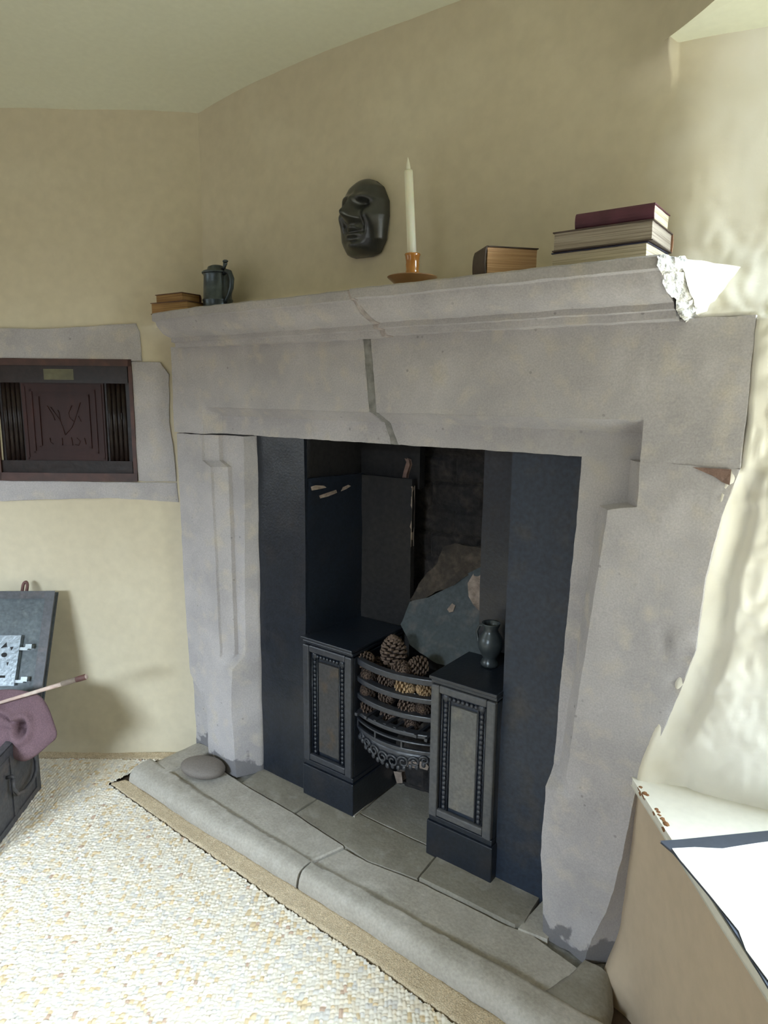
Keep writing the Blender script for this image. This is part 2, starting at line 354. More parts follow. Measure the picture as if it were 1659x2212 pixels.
t_c=min(range(24),key=lambda k:abs(plan[k][0]-1.262))
zz=list(np.arange(SOF-.002,2.27,.02))
V,Fc=grid(list(range(t_c-1,len(plan))),zz,fup); struct('wall_window_head',V,Fc,M['plaster'],True)
V,Fc=grid(np.arange(WS,3.6,.1),np.arange(FZ-.02,2.27,.1),lambda s,z:RP(s,z)); struct('wall_right_far',V,Fc,M['plaster'])
# recess: soffit, far reveal, sill bed
C1=np.array([1.262,.083]); C2=plan[23]; 
P1=np.array([1.90,.16]); P2=np.array([2.38,-.49]); E2=RP(WS,0)[:2]
near=[plan[k] for k in range(t_c-1,24)]
poly=[(*p,SOF+.002*k/10) for k,p in enumerate(near)]+[(E2[0],E2[1],SOF),(P2[0],P2[1],SOF-.02),(P1[0]+.02,P1[1]+.05,SOF-.02),(1.30,.125,SOF)]
mb=MB(); mb.prism(poly,(0,0,.04)); o=mb.build('trim_soffit',M['ceiling']); o['kind']='structure'
mb=MB(); mb.prism([(E2[0],E2[1],SILL-.05),(P2[0],P2[1],SILL-.05),(P2[0],P2[1],SOF+.03),(E2[0],E2[1],SOF+.03)],(.02,-.02,0)); o=mb.build('wall_reveal',M['plaster']); o['kind']='structure'
# window_1: casement frame in the recess (out of frame at right)
WD=(P2-P1)/np.linalg.norm(P2-P1); WL=np.linalg.norm(P2-P1)
mb=MB()
def wb(s0,s1,z0,z1,t=.05):
    a=P1+WD*s0;b=P1+WD*s1; n=np.array([.8,.6])*t
    mb.prism([(a[0],a[1],z0),(b[0],b[1],z0),(b[0],b[1],z1),(a[0],a[1],z1)],(n[0],n[1],0))
for s in (0,WL/2-.02,WL-.04): wb(s,s+.04,SILL,SOF)
for z in (SILL,SOF-.04): wb(0,WL,z,z+.04)
for z in (.85,1.22,1.6): wb(0,WL,z,z+.02,.03)
o=mb.build('window_1',M['frame_white']); o['kind']='structure'
# far walls behind the camera, coloured dark to cut bounce, with the second window
BK=3.4
def quadstrip(name,a,b,z0,z1,holes=None,m='dark_unseen'):
    a=np.array(a);b=np.array(b); L=np.linalg.norm(b-a); 
    us=[0,L];vs=[z0,z1]
    if holes: us=[0,holes[0],holes[1],L]; vs=[z0,holes[2],holes[3],z1]
    V,Fc=grid(us,vs,lambda u,v:(*(a+(b-a)*u/L),v),(lambda u,v: not(holes[0]<u<holes[1] and holes[2]<v<holes[3])) if holes else None)
    return struct(name,V,Fc,M[m])
A=LP(3.3,0)[:2]; B=A+LN[:2]*3.3; Cc=RP(3.3,0)[:2]
quadstrip('wall_far_left',A,B,FZ-.02,2.27,(.35,1.85,.50,1.80))
quadstrip('wall_back',B,Cc,FZ-.02,2.27,(.8,2.4,.5,1.80))
# ------------------------------------------------------------------ stone fireplace surround
FP=thing('stone_fireplace','large dressed grey stone fireplace surround with moulded mantel shelf','fireplace',(.55,0,0))
RA=[(4,.0022),(22,.0016),(70,.0008)]
# left jamb: plan rings over z
def ljamb(z,mould,ear):
    lean=0.02*z*0
    ox=-.243-.012*sm(z,.3,1.1); a=-.010 
    if mould:
        ce=(-.118 if ear else lerp_tab(z,[(.39,-.062),(1.07,-.078)])); gi=(-.070 if ear else lerp_tab(z,[(.39,-.024),(1.07,-.030)]))
        ar=lerp_tab(z,[(.4,.012),(1.17,.035)]); d=.045
        f=[(ce,0.),(ce+.003,.008),(gi,.031),(gi+.003,d),(ar,d)]
    else:
        x1=0.0; f=[(-.075,0.),(-.06,0.),(-.05,0.0),(-.02,0.),(x1-.0,0.)]
    bk=lerp_tab(z,[(0,.040),(1.17,.050)])
    return [(x,y,z) for x,y in [(-.36,.14),(-.312,.066),(ox-.02,.028),(ox,.004)]+f+[(bk,.082),(bk+.01,.14)]]
rg=[ljamb(0-.01,0,0)]
def blk(z):  # uncut block, chipped back on its left at the foot
    r=ljamb(z,0,0); c=lerp_tab(z,[(0,-.150),(.22,-.150),(.30,-.235),(.40,-.243)])
    r[3]=(c,.004,z); r[2]=(c-.02*sm(z,.24,.36),.052-.024*sm(z,.24,.36),z)
    x1=lerp_tab(z,[(0,0.),(.236,-.014),(.40,.0)]); r[8]=(x1,0.,z); r[7]=(x1-.02,0,z); r[6]=(x1-.04,0,z); r[5]=(x1-.055,0,z); r[4]=(-.075,0,z)
    return r
rings=[blk(z) for z in (-.01,.05,.20,.235,.31,.385)]+[ljamb(.425,1,0),ljamb(.75,1,0),ljamb(1.062,1,0),ljamb(1.082,1,1),ljamb(1.165,1,1)]
V,Fc=loft(rings,.011); V=rough(V,RA,1.); o=mesh('jamb',V,Fc,M['stone'],FP,True); smooth_angle(o,34)
o['label']='left jamb with chamfer stop'
# right jamb
def rjamb(z,mould,ear):
    e=stone_edge(z)-.0+.012
    op=lerp_tab(z,[(0,1.098),(.2,1.098),(.42,1.106),(1.17,1.122)])   # opening edge at the back
    if mould:
        ce=1.276 if ear else lerp_tab(z,[(.42,1.160),(1.07,1.217)]); gi=(ce-.03)
        opf=lerp_tab(z,[(.42,1.112),(1.17,1.137)])
        f=[(opf,.045),(gi-.004,.045),(gi,.036),(ce,0.)]
    else:
        x=lerp_tab(z,[(0,1.127),(.12,1.118),(.20,1.108),(.38,1.112)])
        f=[(x,.004),(x+.018,-.004),(x+.05,-.006),(x+.07,-.004)]
    right=[(e,.0),(e+.01,.09)] 
    if z<.47:
        right=[(lerp_tab(z,[(-.02,1.236),(.06,1.250),(.15,1.280),(.28,1.300),(.47,1.318)]),lerp_tab(z,[(0,-.018),(.15,-.008),(.47,0.)])),(1.335,.07)]
    return [(x,y,z) for x,y in [(op,.14),(op,.085)]+f+right]
rings=[rjamb(z,0,0) for z in (-.01,.06,.14,.20,.28,.385)]+[rjamb(.425,1,0)]+[rjamb(z,1,0) for z in (.468,.475,.53,.70,.80,.95,1.064)]+[rjamb(1.076,1,1),rjamb(1.168,1,1)]
V,Fc=loft(rings,.011); V=rough(V,RA,5.)
k=V[:,2]; dd=nsc(V,30,2); sel=(V[:,0]>1.33)&(k>.45)&(k<.9); V[sel,1]+=np.clip(dd[sel]-.15,0,1)*.02
o=mesh('jamb',V,Fc,M['stone'],FP); smooth_angle(o,34); o['label']='right jamb, pitted and plastered over at its outer edge'
def foot_stain(src,name):
    m=M[src].copy(); m.name=name; n=m.node_tree.nodes; l=m.node_tree.links; b=n['Principled BSDF']
    old=b.inputs['Base Color'].links[0].from_socket; tc=[k for k in n if k.type=='TEX_COORD'][0]
    sx=n.new('ShaderNodeSeparateXYZ'); l.new(tc.outputs['Object'],sx.inputs[0])
    nt=n.new('ShaderNodeTexNoise'); nt.inputs['Scale'].default_value=16; nt.inputs['Detail'].default_value=6; l.new(tc.outputs['Object'],nt.inputs['Vector'])
    ad=n.new('ShaderNodeMath'); ad.operation='MULTIPLY_ADD'; ad.inputs[1].default_value=-.22; l.new(nt.outputs['Fac'],ad.inputs[0]); l.new(sx.outputs[2],ad.inputs[2])
    mr=n.new('ShaderNodeMapRange'); mr.inputs['From Min'].default_value=-.066; mr.inputs['From Max'].default_value=-.078; l.new(ad.outputs[0],mr.inputs['Value'])
    ml=n.new('ShaderNodeMath'); ml.operation='MULTIPLY'; ml.inputs[1].default_value=.72; l.new(mr.outputs[0],ml.inputs[0])
    mx=n.new('ShaderNodeMix'); mx.data_type='RGBA'; l.new(ml.outputs[0],mx.inputs[0]); l.new(old,mx.inputs[6]); mx.inputs[7].default_value=(.09,.09,.10,1); l.new(mx.outputs[2],b.inputs['Base Color'])
    return m
M['stone_foot']=foot_stain('stone','stone_with_blackened_foot')
for k in FP.children:
    if k.name.startswith('jamb'): k.data.materials[0]=M['stone_foot']
# lintel
def lsec(x,m_):
    zt=1.447; zb=1.169
    if m_==0: ch=[(0,1.262),(0,1.255),(0,1.25),(0,1.20)]
    else: ch=[(0,1.254),(.009,1.251),(.037,1.232),(.045,1.226)]
    yb=.045 if m_ else 0.
    return [(x,y,z) for y,z in [(.12,zt),(0,zt)]+ch+[(yb,zb),(.12,zb)]]
def lintel(x0,x1,skew0=0,skew1=0,seed=0,dy=0.):
    xs_=[x0]+[x for x in (-.112,-.111,-.068,1.262,1.274,1.275) if x0<x<x1]+[x1]
    rr=[]
    for x in xs_:
        mo=1 if -.07<x<1.263 else 0
        r=lsec(x,mo); out=[]
        for (xx,y,z) in r:
            s=skew0 if x==x0 else (skew1 if x==x1 else 0)
            out.append((xx+s*max(0,(1.30-z)/.13)*(.06),y+dy,z))
        rr.append(out)
    V,Fc=loft(rr,.011); return rough(V,RA,seed),Fc
V,Fc=lintel(-.262,.552,0,1,2.); o=mesh('lintel_stone',V,Fc,M['stone'],FP); smooth_angle(o,34)
V,Fc=lintel(.578,1.458,1,0,9.); o=mesh('lintel_stone',V,Fc,M['stone'],FP); smooth_angle(o,34)
V,Fc=lintel(.548,.582,1,1,4.,.002); o=mesh('mortar_joint',V,Fc,M['mortar'],FP,True); o['label']='dark grey mortar between the two lintel stones'
# mantel shelf
PR=[(.118,1.548),(-.100,1.548),(-.105,1.544),(-.105,1.524),(-.093,1.521),(-.090,1.512),(-.083,1.498),(-.068,1.483),(-.052,1.475),(-.038,1.471),(-.038,1.459),(-.025,1.457),(-.023,1.443),(0,1.441),(.118,1.441)]
def shelf(xs_,sc=None,dz=0,skew=(0,0)):
    rr=[]
    for i,x in enumerate(xs_):
        k=1. if sc is None else sc[i]
        rr.append([(x+(skew[0] if i==0 else skew[1] if i==len(xs_)-1 else 0)*(1.55-z)*1., y if y>0 else y*k, z+dz+(-.006*(1-sm(x,-.2,.0)) if z>1.5 else 0)) for y,z in PR])
    return loft(rr,.010)
V,Fc=shelf([-.205,0,.3,.585],dz=-.001,skew=(0,.45)); V=rough(V,[(4,.002),(22,.0018),(70,.0008)],3.); o=mesh('mantel_shelf',V,Fc,M['stone'],FP); smooth_angle(o,28); o['label']='left stone of the mantel shelf'
V,Fc=shelf([.592,.9,1.2,1.312],dz=.003,skew=(.45,.15)); V=rough(V,[(4,.002),(22,.0018),(70,.0008)],7.); o=mesh('mantel_shelf',V,Fc,M['stone'],FP); smooth_angle(o,28); o['label']='right stone of the mantel shelf'
V,Fc=shelf([.578,.600],dz=.0005,skew=(.45,.45)); V=rough(V,[(22,.0018),(70,.0012)],8.); o=mesh('mortar_joint',V,Fc,M['mortar_pink'],FP,True); smooth_angle(o,40); o['label']='pinkish mortar in the joint of the mantel shelf'
# broken right hand end: rugged fracture, then plaster running back to the wall
def stub(t0,t1,n,step):
    rr=[]
    for t in np.linspace(t0,t1,n):
        rr.append([(1.310+.092*t+(1.548-z)*.25*(1-t), (y*(1-t**1.5)+.07*t**1.5) if y<0 else y+.03*t, 1.549-(1.549-z)*(1-.35*t)) for y,z in PR])
    return loft(rr,step)
V,Fc=stub(0,.36,5,.005); V=rough(V,[(14,.005),(45,.005),(110,.003)],11.); V[:,2]=np.minimum(V[:,2],1.551)
o=mesh('broken_end',V,Fc,M['rawstone'],FP); o['label']='rugged whitened fracture at the shelf end'
V,Fc=stub(.33,1.12,8,.008); V=rough(V,[(10,.005),(30,.002)],12.); V[:,2]=np.minimum(V[:,2],1.551)
o=mesh('plastered_end',V,Fc,M['plaster_white'],FP); smooth_angle(o,60); o['label']='cream plaster haunch behind the broken end'
# red stone chip at the head of the right jamb
mb=MB(); p=[onY(1508,1012,-.004),onY(1577,1016,-.004),onY(1574,1045,-.004),onY(1562,1040,-.004),onY(1545,1028,-.004)]
mb.prism(p,(0,.02,0)); mb.build('brick_fragment',M['redstone'],FP,bevel=.002)
# hearth ------------------------------------------------------------------
HT=thing('stone_hearth','raised stone slab hearth with rounded kerb in front of fireplace','hearth',(.5,-.1,0))
def kerb_sec(p,n,k=1.):   # p outer top edge reference, n inward dir
    out=[]
    for d,z in [(0.008,-.075),(.002,-.050),(.0,-.036),(.004,-.020),(.014,-.007),(.030,.001),(.050,.004),(.098,.004),(.103,-.002),(.103,-.075)]:
        out.append((p[0]+n[0]*d*k,p[1]+n[1]*d*k,z))
    return out
def kerb(pts,seed):
    rr=[]
    for p,n,k in pts: rr.append(kerb_sec(p,n,k))
    V,Fc=loft(rr,.011); return rough(V,[(4,.003),(18,.0018),(70,.0008)],seed),Fc
V,Fc=kerb([((-.318,-.208),(0,1),.88),((-.20,-.212),(0,1),.86),((.1,-.222),(0,1),.72),((.502,-.224),(0,1),.62)],1.); o=mesh('kerb_stone',V,Fc,M['kerb'],HT); smooth_angle(o,60)
V,Fc=kerb([((.508,-.222),(0,1),.58),((.8,-.226),(0,1),.66),((1.06,-.236),(0,1),.80),((1.34,-.246),(0,1),.92)],2.); o=mesh('kerb_stone',V,Fc,M['kerb'],HT); smooth_angle(o,60)
V,Fc=kerb([((-.325,-.17),(1,0),1.35),((-.318,-.08),(1,0),1.25),((-.312,.058),(1,0),1.1)],3.); o=mesh('kerb_stone',V,Fc,M['kerb'],HT); smooth_angle(o,60)
V,Fc=kerb([((1.345,-.16),(-1,0),1.45),((1.33,-.08),(-1,0),1.0),((1.31,-.02),(-1,0),.7)],4.); o=mesh('kerb_stone',V,Fc,M['stone_warm'],HT); smooth_angle(o,60)  # darker stone colour stands in for the shade at this end
def slab(poly,z,seed,mt='stone_warm',name='hearth_slab'):
    poly=[np.array([*p,z],float) for p in poly]; c=sum(poly)/len(poly)
    rr=[[p+(c-p)*0+np.array([0,0,-.05]) for p in poly],[p+np.array([0,0,-.004]) for p in poly],[p+(c-p)*.012 for p in poly],[p+(c-p)*.5 for p in poly],[p+(c-p)*.98 for p in poly]]
    V,Fc=loft(rr,.014); V=rough(V,[(5,.0025),(25,.0012)],seed); o=mesh(name,V,Fc,M[mt],HT); smooth_angle(o,34); return o
slab([(-.205,-.150),(.495,-.160),(.53,-.052),(.30,-.030),(.045,-.020),(-.20,.012)],-.002,1,'kerb')
slab([(.503,-.160),(1.20,-.165),(1.26,-.05),(1.10,-.016),(1.072,-.030),(.785,-.036),(.62,-.062),(.537,-.060)],-.005,2,'kerb')
slab([(.045,-.014),(.302,-.024),(.308,.10),(.03,.10)],-.004,3)
slab([(.308,-.024),(.53,-.047),(.62,-.056),(.775,-.030),(.765,.10),(.312,.10)],-.004,4)
slab([(.782,-.030),(1.062,-.022),(1.078,0.),(1.074,.10),(.770,.10)],.004,5)
slab([(1.072,-.024),(1.145,-.012),(1.14,.10),(1.082,.10)],-.001,6,'kerb')
slab([(.44,.105),(.76,.105),(.76,.40),(.44,.40)],-.006,7)
mb=MB(); mb.box((.5,.09,-.045),(1.58,.50,.06)); mb.build('mortar_bed',M['mortar'],HT)
mb=MB(); mb.prism([onZ(758,1756,.002),onZ(766,1762,.002),onZ(812,1722,.002),onZ(806,1714,.002)],(0,0,-.006)); mb.build('lime_pointing',M['kerb'],HT,bevel=.001)
# pebble
mb=MB(); mb.ball((0,0,0),1.,28,(.080,.060,.030)); o=mb.build('beach_pebble',M['pebble'],None,True)
V=np.array([v.co for v in o.data.vertices]); V=V*(1+.06*nsc(V,14)[:,None])
for v,c in zip(o.data.vertices,V): v.co=c
o.location=(-.092,-.066,.028); o.rotation_euler=(math.radians(-4),math.radians(3),.42); tag(o,'smooth oval grey pebble lying on left corner of the hearth','stone')
# ------------------------------------------------------------------ cast iron register grate
GR=thing('cast_iron_grate','black cast iron hob grate with register plates filling the fireplace','grate',(.6,.08,0))
IR=M['iron']
def plate(x0,x1,y,z0,z1,th,name,mt,seed,amp=.0015):
    V,Fc=loft([[(x0,y,z0),(x1,y,z0),(x1,y+th,z0),(x0,y+th,z0)],[(x0,y,z1),(x1,y,z1),(x1,y+th,z1),(x0,y+th,z1)]],.02)
    V=rough(V,[(5,amp*2),(16,amp)],seed); o=mesh(name,V,Fc,mt,GR); smooth_angle(o,40); return o
o=plate(.046,.256,.086,0,1.22,.012,'register_plate',IR,1)
o=plate(.943,1.15,.100,-.01,1.22,.012,'register_plate',M['iron_worn'],2)
o=plate(float(onY(1043,1100,.30)[0]),.99,.300,.56,1.22,.012,'register_cheek',M['iron'],3)
# left cheek going back
V,Fc=loft([[(.256,.092,z),(.282,.345,z),(.27,.35,z),(.244,.10,z)] for z in (0,.6,1.040)],.02); V=rough(V,[(6,.003),(20,.001)],3); o=mesh('register_cheek',V,Fc,IR,GR); smooth_angle(o,40)
# hobs
def hob(x0,x1,worn,tl):
    c=(x0+x1)/2; w=x1-x0; yb=.32; mt=M['iron_worn'] if worn else M['iron']
    h=thing_part=None
    mb=MB(); mb.box((c,.075+.125+.008,.315),(w,.25,.40)); hb=mb.build('hob_box',mt,GR,bevel=.003)
    y=.075
    # top plate with two fillets
    mb=MB(); mb.box((c,.20,.540),(w+.010,.272,.010)); mb.box((c,.203,.527),(w+.004,.262,.010)); mb.build('hob_top',M['iron'] ,hb,bevel=.002)
    # plinth
    mb=MB(); mb.box((c,.20,.052),(w+.012,.262,.108)); mb.box((c,.202,.115),(w+.004,.256,.018)); mb.build('plinth',M['iron'],hb,bevel=.003)
    # stiles of the front frame
    mb=MB(); z0,z1=.125,.520; fw=.026
    for xx in (x0+fw/2,x1-fw/2): mb.box((xx,y,(z0+z1)/2),(fw,.016,z1-z0))
    for zz in (z0+.016,z1-.010): mb.box((c,y,zz),(w-2*fw,.0155,.022))
    mb.build('front_frame',M['iron_grate'] if not worn else M['hob_grey'],hb,bevel=.004)
    # inner raised panel
    px0,px1=x0+.060,x1-.056
    mb=MB(); mb.box(((px0+px1)/2,y+.006,(.165+.47)/2),(px1-px0,.012,.305)); mb.build('front_panel',M['iron_panel'] if not worn else M['hob_panel'],hb,bevel=.003)
    # cast bead ornament all round
    mb=MB()
    for xx in (x0+.043,x1-.043):
        zz=.160
        while zz<.485:
            mb.ball((xx,y+.004,zz),.0068,8,(1,.8,1.1)); zz+=.0145
        mb.box((xx-.011,y+.005,.322),(.003,.008,.34)); mb.box((xx+.011,y+.005,.322),(.003,.008,.34))
    xx=x0+.055
    while xx<x1-.05:
        mb.ball((xx,y+.004,.486),.0065,8,(1,.8,1)); xx+=.0135
    for xx in (x0+.043,x1-.043): mb.ball((xx,y+.003,.488),.012,10,(1,.6,1))
    mb.build('beading',mt if not worn else M['iron_grate'],hb,True)
    return hb
hob(.258,.458,False,0); hob(.743,.940,True,0)
# bowed bars
def bar(zl,zr,hh,bow,name,th=.012,nn=22):
    rr=[]
    for i in range(nn+1):
        t=i/nn; x=.457+.288*t; b=bow*math.sin(PI*min(1,max(0,t)))**.75; y=.098-b; z=zl+(zr-zl)*t
        rr.append([(x,y,z-hh/2),(x,y,z+hh/2),(x,y+th,z+hh/2),(x,y+th,z-hh/2)])
    V,Fc=loft(rr,.02); o=mesh(name,V,Fc,M['iron_grate'],GR)
    md=o.modifiers.new('Bevel','BEVEL'); md.width=.0025; md.segments=2; md.limit_method='ANGLE'; return o
bar(.503,.508,.019,.032,'fire_bar',.022)
bar(.447,.452,.016,.034,'fire_bar',.026)
bar(.392,.398,.016,.034,'fire_bar',.026)
bar(.338,.344,.013,.034,'fire_bar',.026)
bar(.318,.322,.006,.042,'ash_rail',.012)
bar(.292,.296,.012,.042,'ash_rail',.012)
for t in (.02,.34,.67,.98):
    x=.457+.288*t; b=.042*math.sin(PI*max(.02,min(.98,t)))**.75; mb=MB(); mb.box((x,.098-b+.006,.305),(.006,.010,.03)); mb.build('rail_stud',M['iron_grate'],GR,bevel=.001)
# scrolled fret hanging under the rail
mb=MB()
def fy_(x):
    t=(x-.457)/.288; return .100-.042*math.sin(PI*min(1,max(0,t)))**.75
def scroll(cx,cz,r,turn,dirn):
    pts=[]
    for i in range(26):
        q=i/25*turn*2*PI; rr=r*(1-.75*i/25); x=cx+dirn*rr*math.cos(q); pts.append((x,fy_(x)+.004,cz+rr*math.sin(q)))
    mb.tube(pts,[.0042-.0015*i/25 for i in range(26)],6)
for cx_,cz_,r_ in ((.487,.272,.013),(.515,.262,.016),(.548,.254,.018),(.583,.247,.020)):
    scroll(cx_,cz_,r_,1.4,1); scroll(1.202-cx_,cz_,r_,1.4,-1)
# leafy webbing behind the scrolls
pts=[]
for i in range(31):
    t=i/30; x=.462+.278*t; drop=.020+.036*math.sin(PI*t)**1.2+.006*abs(math.sin(9*PI*t)); pts.append((x,drop))
V=[];Fc=[]
for i,(x,dp) in enumerate(pts):
    y=fy_(x)+.006; V+=[(x,y,.288),(x,y,.288-dp*.62),(x,y+.005,.288-dp*.62),(x,y+.005,.288)]
for i in range(30):
    for k in range(4): Fc.append((i*4+k,i*4+(k+1)%4,i*4+4+(k+1)%4,i*4+4+k))
mb.add(V,Fc)
for i,(x,dp) in enumerate(pts[1:-1:2]): mb.ball((x,fy_(x)+.005,.288-dp),.0075,8,(1,.6,1.2))
mb.build('fret_apron',M['iron_grate'],GR,True)
# grate floor
mb=MB()
for i in range(8): 
    x=.475+.252*i/7; mb.box((x,.19,.345),(.010,.24,.010))
mb.build('grate_floor',M['iron_grate'],GR,bevel=.001)
# sooty firebox masonry ----------------------------------------------------
def rubble(x0,x1,y,z0,z1,m,name,seed,amp=.015,par=None,step=.010):
    def f(x,z):
        row=math.floor(z/.085); off=(row%2)*.09; bx=(x+off)/.19; mx=min(bx-math.floor(bx),1-(bx-math.floor(bx)))*.19; mz=min(z/.085-row,1-(z/.085-row))*.085
        j=sm(min(mx,mz),0,.012); b=N1(math.floor(bx)*3.7,row*2.1,seed)*.012
        return (x,y+(1-j)*.010+b+amp*N1(x*8,z*8,seed)+.004*N1(x*30,z*30,seed),z)
    return grid(np.arange(x0,x1,step),np.arange(z0,z1,step),f)
V,Fc=rubble(.40,1.15,.45,.30,1.36,None,'',2); o=mesh('wall_firebox_back',V,Fc,M['sootstone'],None,False); o['kind']='structure'
V,Fc=rubble(.42,.80,.315,-.02,.34,None,'',4,.02); o=mesh('wall_firebox_low',V,Fc,M['sootstone'],None,False); o['kind']='structure'
mb=MB(); mb.box((.62,.37,.36),(.42,.16,.02)); o=mb.build('trim_firebox_ledge',M['soot']); o['kind']='structure'
# back plate of the left half
V,Fc=loft([[(.268,.336,z),(.474,.352,z),(.474,.372,z),(.268,.372,z)] for z in (.40,.8,1.035)],.02); V=rough(V,[(8,.003),(30,.002)],6); o=mesh('back_plate',V,Fc,M['soot'],GR); smooth_angle(o,40)
# dark throat above, sides and lid of the chimney void
mb=MB(); mb.box((.62,.42,1.36),(1.2,.55,.02)); mb.box((.10,.40,.69),(.02,.6,1.36)); mb.box((1.16,.36,.69),(.02,.45,1.36)); mb.box((.225,.27,1.18),(.03,.36,.36)); mb.box((.35,.40,1.18),(.26,.03,.36)); mb.box((.3,.50,1.2),(.5,.02,.4)); o=mb.build('wall_flue',M['soot']); o['kind']='structure'
# lime ledge flakes on top of the broken cheek / back plate
def flake(pix,y,name='lime_flake',m='lightmortar',th=.014,par=GR):
    mb=MB(); mb.prism([onY(px,py,y) for px,py in pix],(0,th,0)); o=mb.build(name,M[m],par,bevel=.002); return o
for pp in (((672,1052),(682,1049),(700,1050),(704,1053),(690,1056),(674,1059)),((690,1071),(704,1066),(716,1062),(734,1056),(752,1048),(757,1050),(748,1056),(728,1064),(708,1072),(692,1076))):
    C_=[onP(px,py,(.268,.2,1.),(1,-.10,0)) for px,py in pp]
    mb=MB(); mb.prism(C_,(-.02,0,0)); mb.build('lime_flake',M['lightmortar'],GR,bevel=.001)
flake([(826,1058),(846,1054),(868,1046),(872,1050),(850,1058),(828,1064)],.35)
flake([(866,1050),(869,1036),(873,1018),(879,998),(876,992),(882,994),(884,1004),(877,1024),(874,1052)],.37,m='redstone',name='brick_chip')
flake([(883,1055),(890,1052),(889,1100),(887,1180),(884,1180)],.352)
# slate slab leaning in the throat, rubble above it
SP=(.8,.26,.50); SNn=(0,-.34,.19)
sl=[onP(px,py,SP,SNn) for px,py in ((864,1348),(884,1300),(925,1290),(975,1268),(1012,1240),(1045,1222),(1060,1225),(1060,1445),(1000,1450),(945,1430),(885,1395))]
SL=thing('slate_slab','blue grey slate slab leaning against back of the fireplace, right of pine cones','slab',tuple(np.mean(sl,0)))
c=np.mean(sl,0); off=np.array([0,.03,-.012])
rr=[[p+off for p in sl],sl,[p+(c-p)*.5 for p in sl],[p+(c-p)*.98 for p in sl]]
V,Fc=loft(rr,.012); V=rough(V,[(9,.006),(30,.003)],2); o=mesh('slab_body',V,Fc,M['slate'],SL); smooth_angle(o,34)
P2p=(.8,.345,.62)
bs=[onP(px,py,P2p,(0,-.3,.12)) for px,py in ((884,1296),(905,1262),(940,1222),(962,1182),(985,1172),(1046,1184),(1060,1190),(1060,1226),(1010,1244),(960,1275),(920,1292))]
c=np.mean(bs,0); rr=[[p+np.array([0,.04,0]) for p in bs],bs,[p+(c-p)*.5 for p in bs],[p+(c-p)*.98 for p in bs]]
V,Fc=loft(rr,.010); V=rough(V,[(12,.012),(35,.005)],4); o=mesh('rubble_stone',V,Fc,M['brownstone']); smooth_angle(o,34)
tag(o,'rough brown stone above the leaning slate slab inside the chimney','stone')
mb=MB(); q=[onP(px,py,(.8,.262,.50),SNn) for px,py in ((1014,1290),(1012,1262),(1024,1242),(1046,1236),(1048,1312),(1036,1320),(1024,1308))]; mb.prism(q,(0,-.004,.004)); mb.build('lime_patch',M['lightmortar'],SL,bevel=.001)
mb=MB(); q=[onP(px,py,(.8,.262,.50),SNn) for px,py in ((968,1318),(978,1306),(984,1310),(980,1322),(972,1324))]; mb.prism(q,(0,-.004,.004)); mb.build('lime_patch',M['lightmortar'],SL,bevel=.001)
# under grate light flakes
RB=thing('mortar_rubble','crumbling pale mortar lumps under the iron grate','rubble',(.6,.28,.1))
for i,(pix,y) in enumerate([([(766,1662),(778,1655),(798,1652),(799,1662),(785,1672),(770,1680)],.285),([(878,1642),(890,1640),(900,1650),(896,1658),(880,1654)],.285),([(906,1640),(914,1644),(924,1656),(922,1662),(908,1658)],.285),([(852,1668),(866,1670),(868,1690),(858,1690)],.285),([(812,1620),(826,1616),(824,1636),(816,1650)],.285)]):
    mb=MB(); mb.prism([onY(px,py,y) for px,py in pix],(0,.03,0)); mb.build('mortar_lump',M['lightmortar'],RB,bevel=.003)
# ------------------------------------------------------------------ pine cones
def cone_mesh(L,R,nsc_,seed):
    random.seed(seed); mb=MB(); 
    mb.lathe([(.001,-L*.48),(R*.42,-L*.40),(R*.5,-L*.15),(R*.42,L*.15),(R*.22,L*.38),(.001,L*.48)],n=10)
    nb=len(mb.F)
    mi=[0]*nb
    for i in range(nsc_):
        t=(i+.5)/nsc_; z=-L*.42+L*.86*t; th=i*2.39996; rad=R*(math.sin(PI*(.16+.80*t))**.75)*(1-.35*t)*1.12
        el=-.15+1.0*t   # scale tilts up toward the tip
        u=np.array([math.cos(th),math.sin(th),0]); s=np.array([-math.sin(th),math.cos(th),0]); zv=np.array([0,0,1.])
        d=u*math.cos(el)+zv*math.sin(el); nn=-u*math.sin(el)+zv*math.cos(el)
        w=R*.24*(1-.35*t)+.0008; b=u*rad*.25+zv*z; tip=b+d*rad*.80
        P=[b-s*w*.4,b+s*w*.4,b+d*rad*.55+s*w,tip+s*w*.55,tip-s*w*.55,b+d*rad*.55-s*w]
        k=[p-nn*R*.055 for p in P]; k2=[p+nn*R*.055 for p in P]; k2[3]=k2[3]+nn*R*.06; k2[4]=k2[4]+nn*R*.06
        mb.add(k+k2,[(5,4,3,2,1,0),(6,7,8,9,10,11)]+[(j,(j+1)%6,(j+1)%6+6,j+6) for j in range(6)])
        mi+= [0,0]+[0,0,1,1,1,0]
    return mb,mi
PC=[]
def cone_at(kind,p,rot,sc,label,mk='cone',tipm='cone_tip'):
    mb,mi=CM[kind]
    key=(kind,mk)
    if key not in CME:
        me=bpy.data.meshes.new('pine_cone'); me.from_pydata([tuple(v) for v in mb.V],[],mb.F); me.update(); me.materials.append(M[mk]); me.materials.append(M[tipm]); me.polygons.foreach_set('material_index',mi); CME[key]=me
    o=bpy.data.objects.new('pine_cone',CME[key]); COL.objects.link(o); o.location=p; o.rotation_euler=rot; o.scale=(sc,)*3
    tag(o,label,'pine cone','pine cones heaped in the grate'); return o
CM={0:cone_mesh(.085,.036,84,1),1:cone_mesh(.062,.030,64,2)}; CME={}
def cp(px,py,y): return tuple(onY(px,py,y))
cone_at(0,cp(850,1404,.165),(.05,-.08,0),1.15,'largest pine cone standing upright on top of the heap')
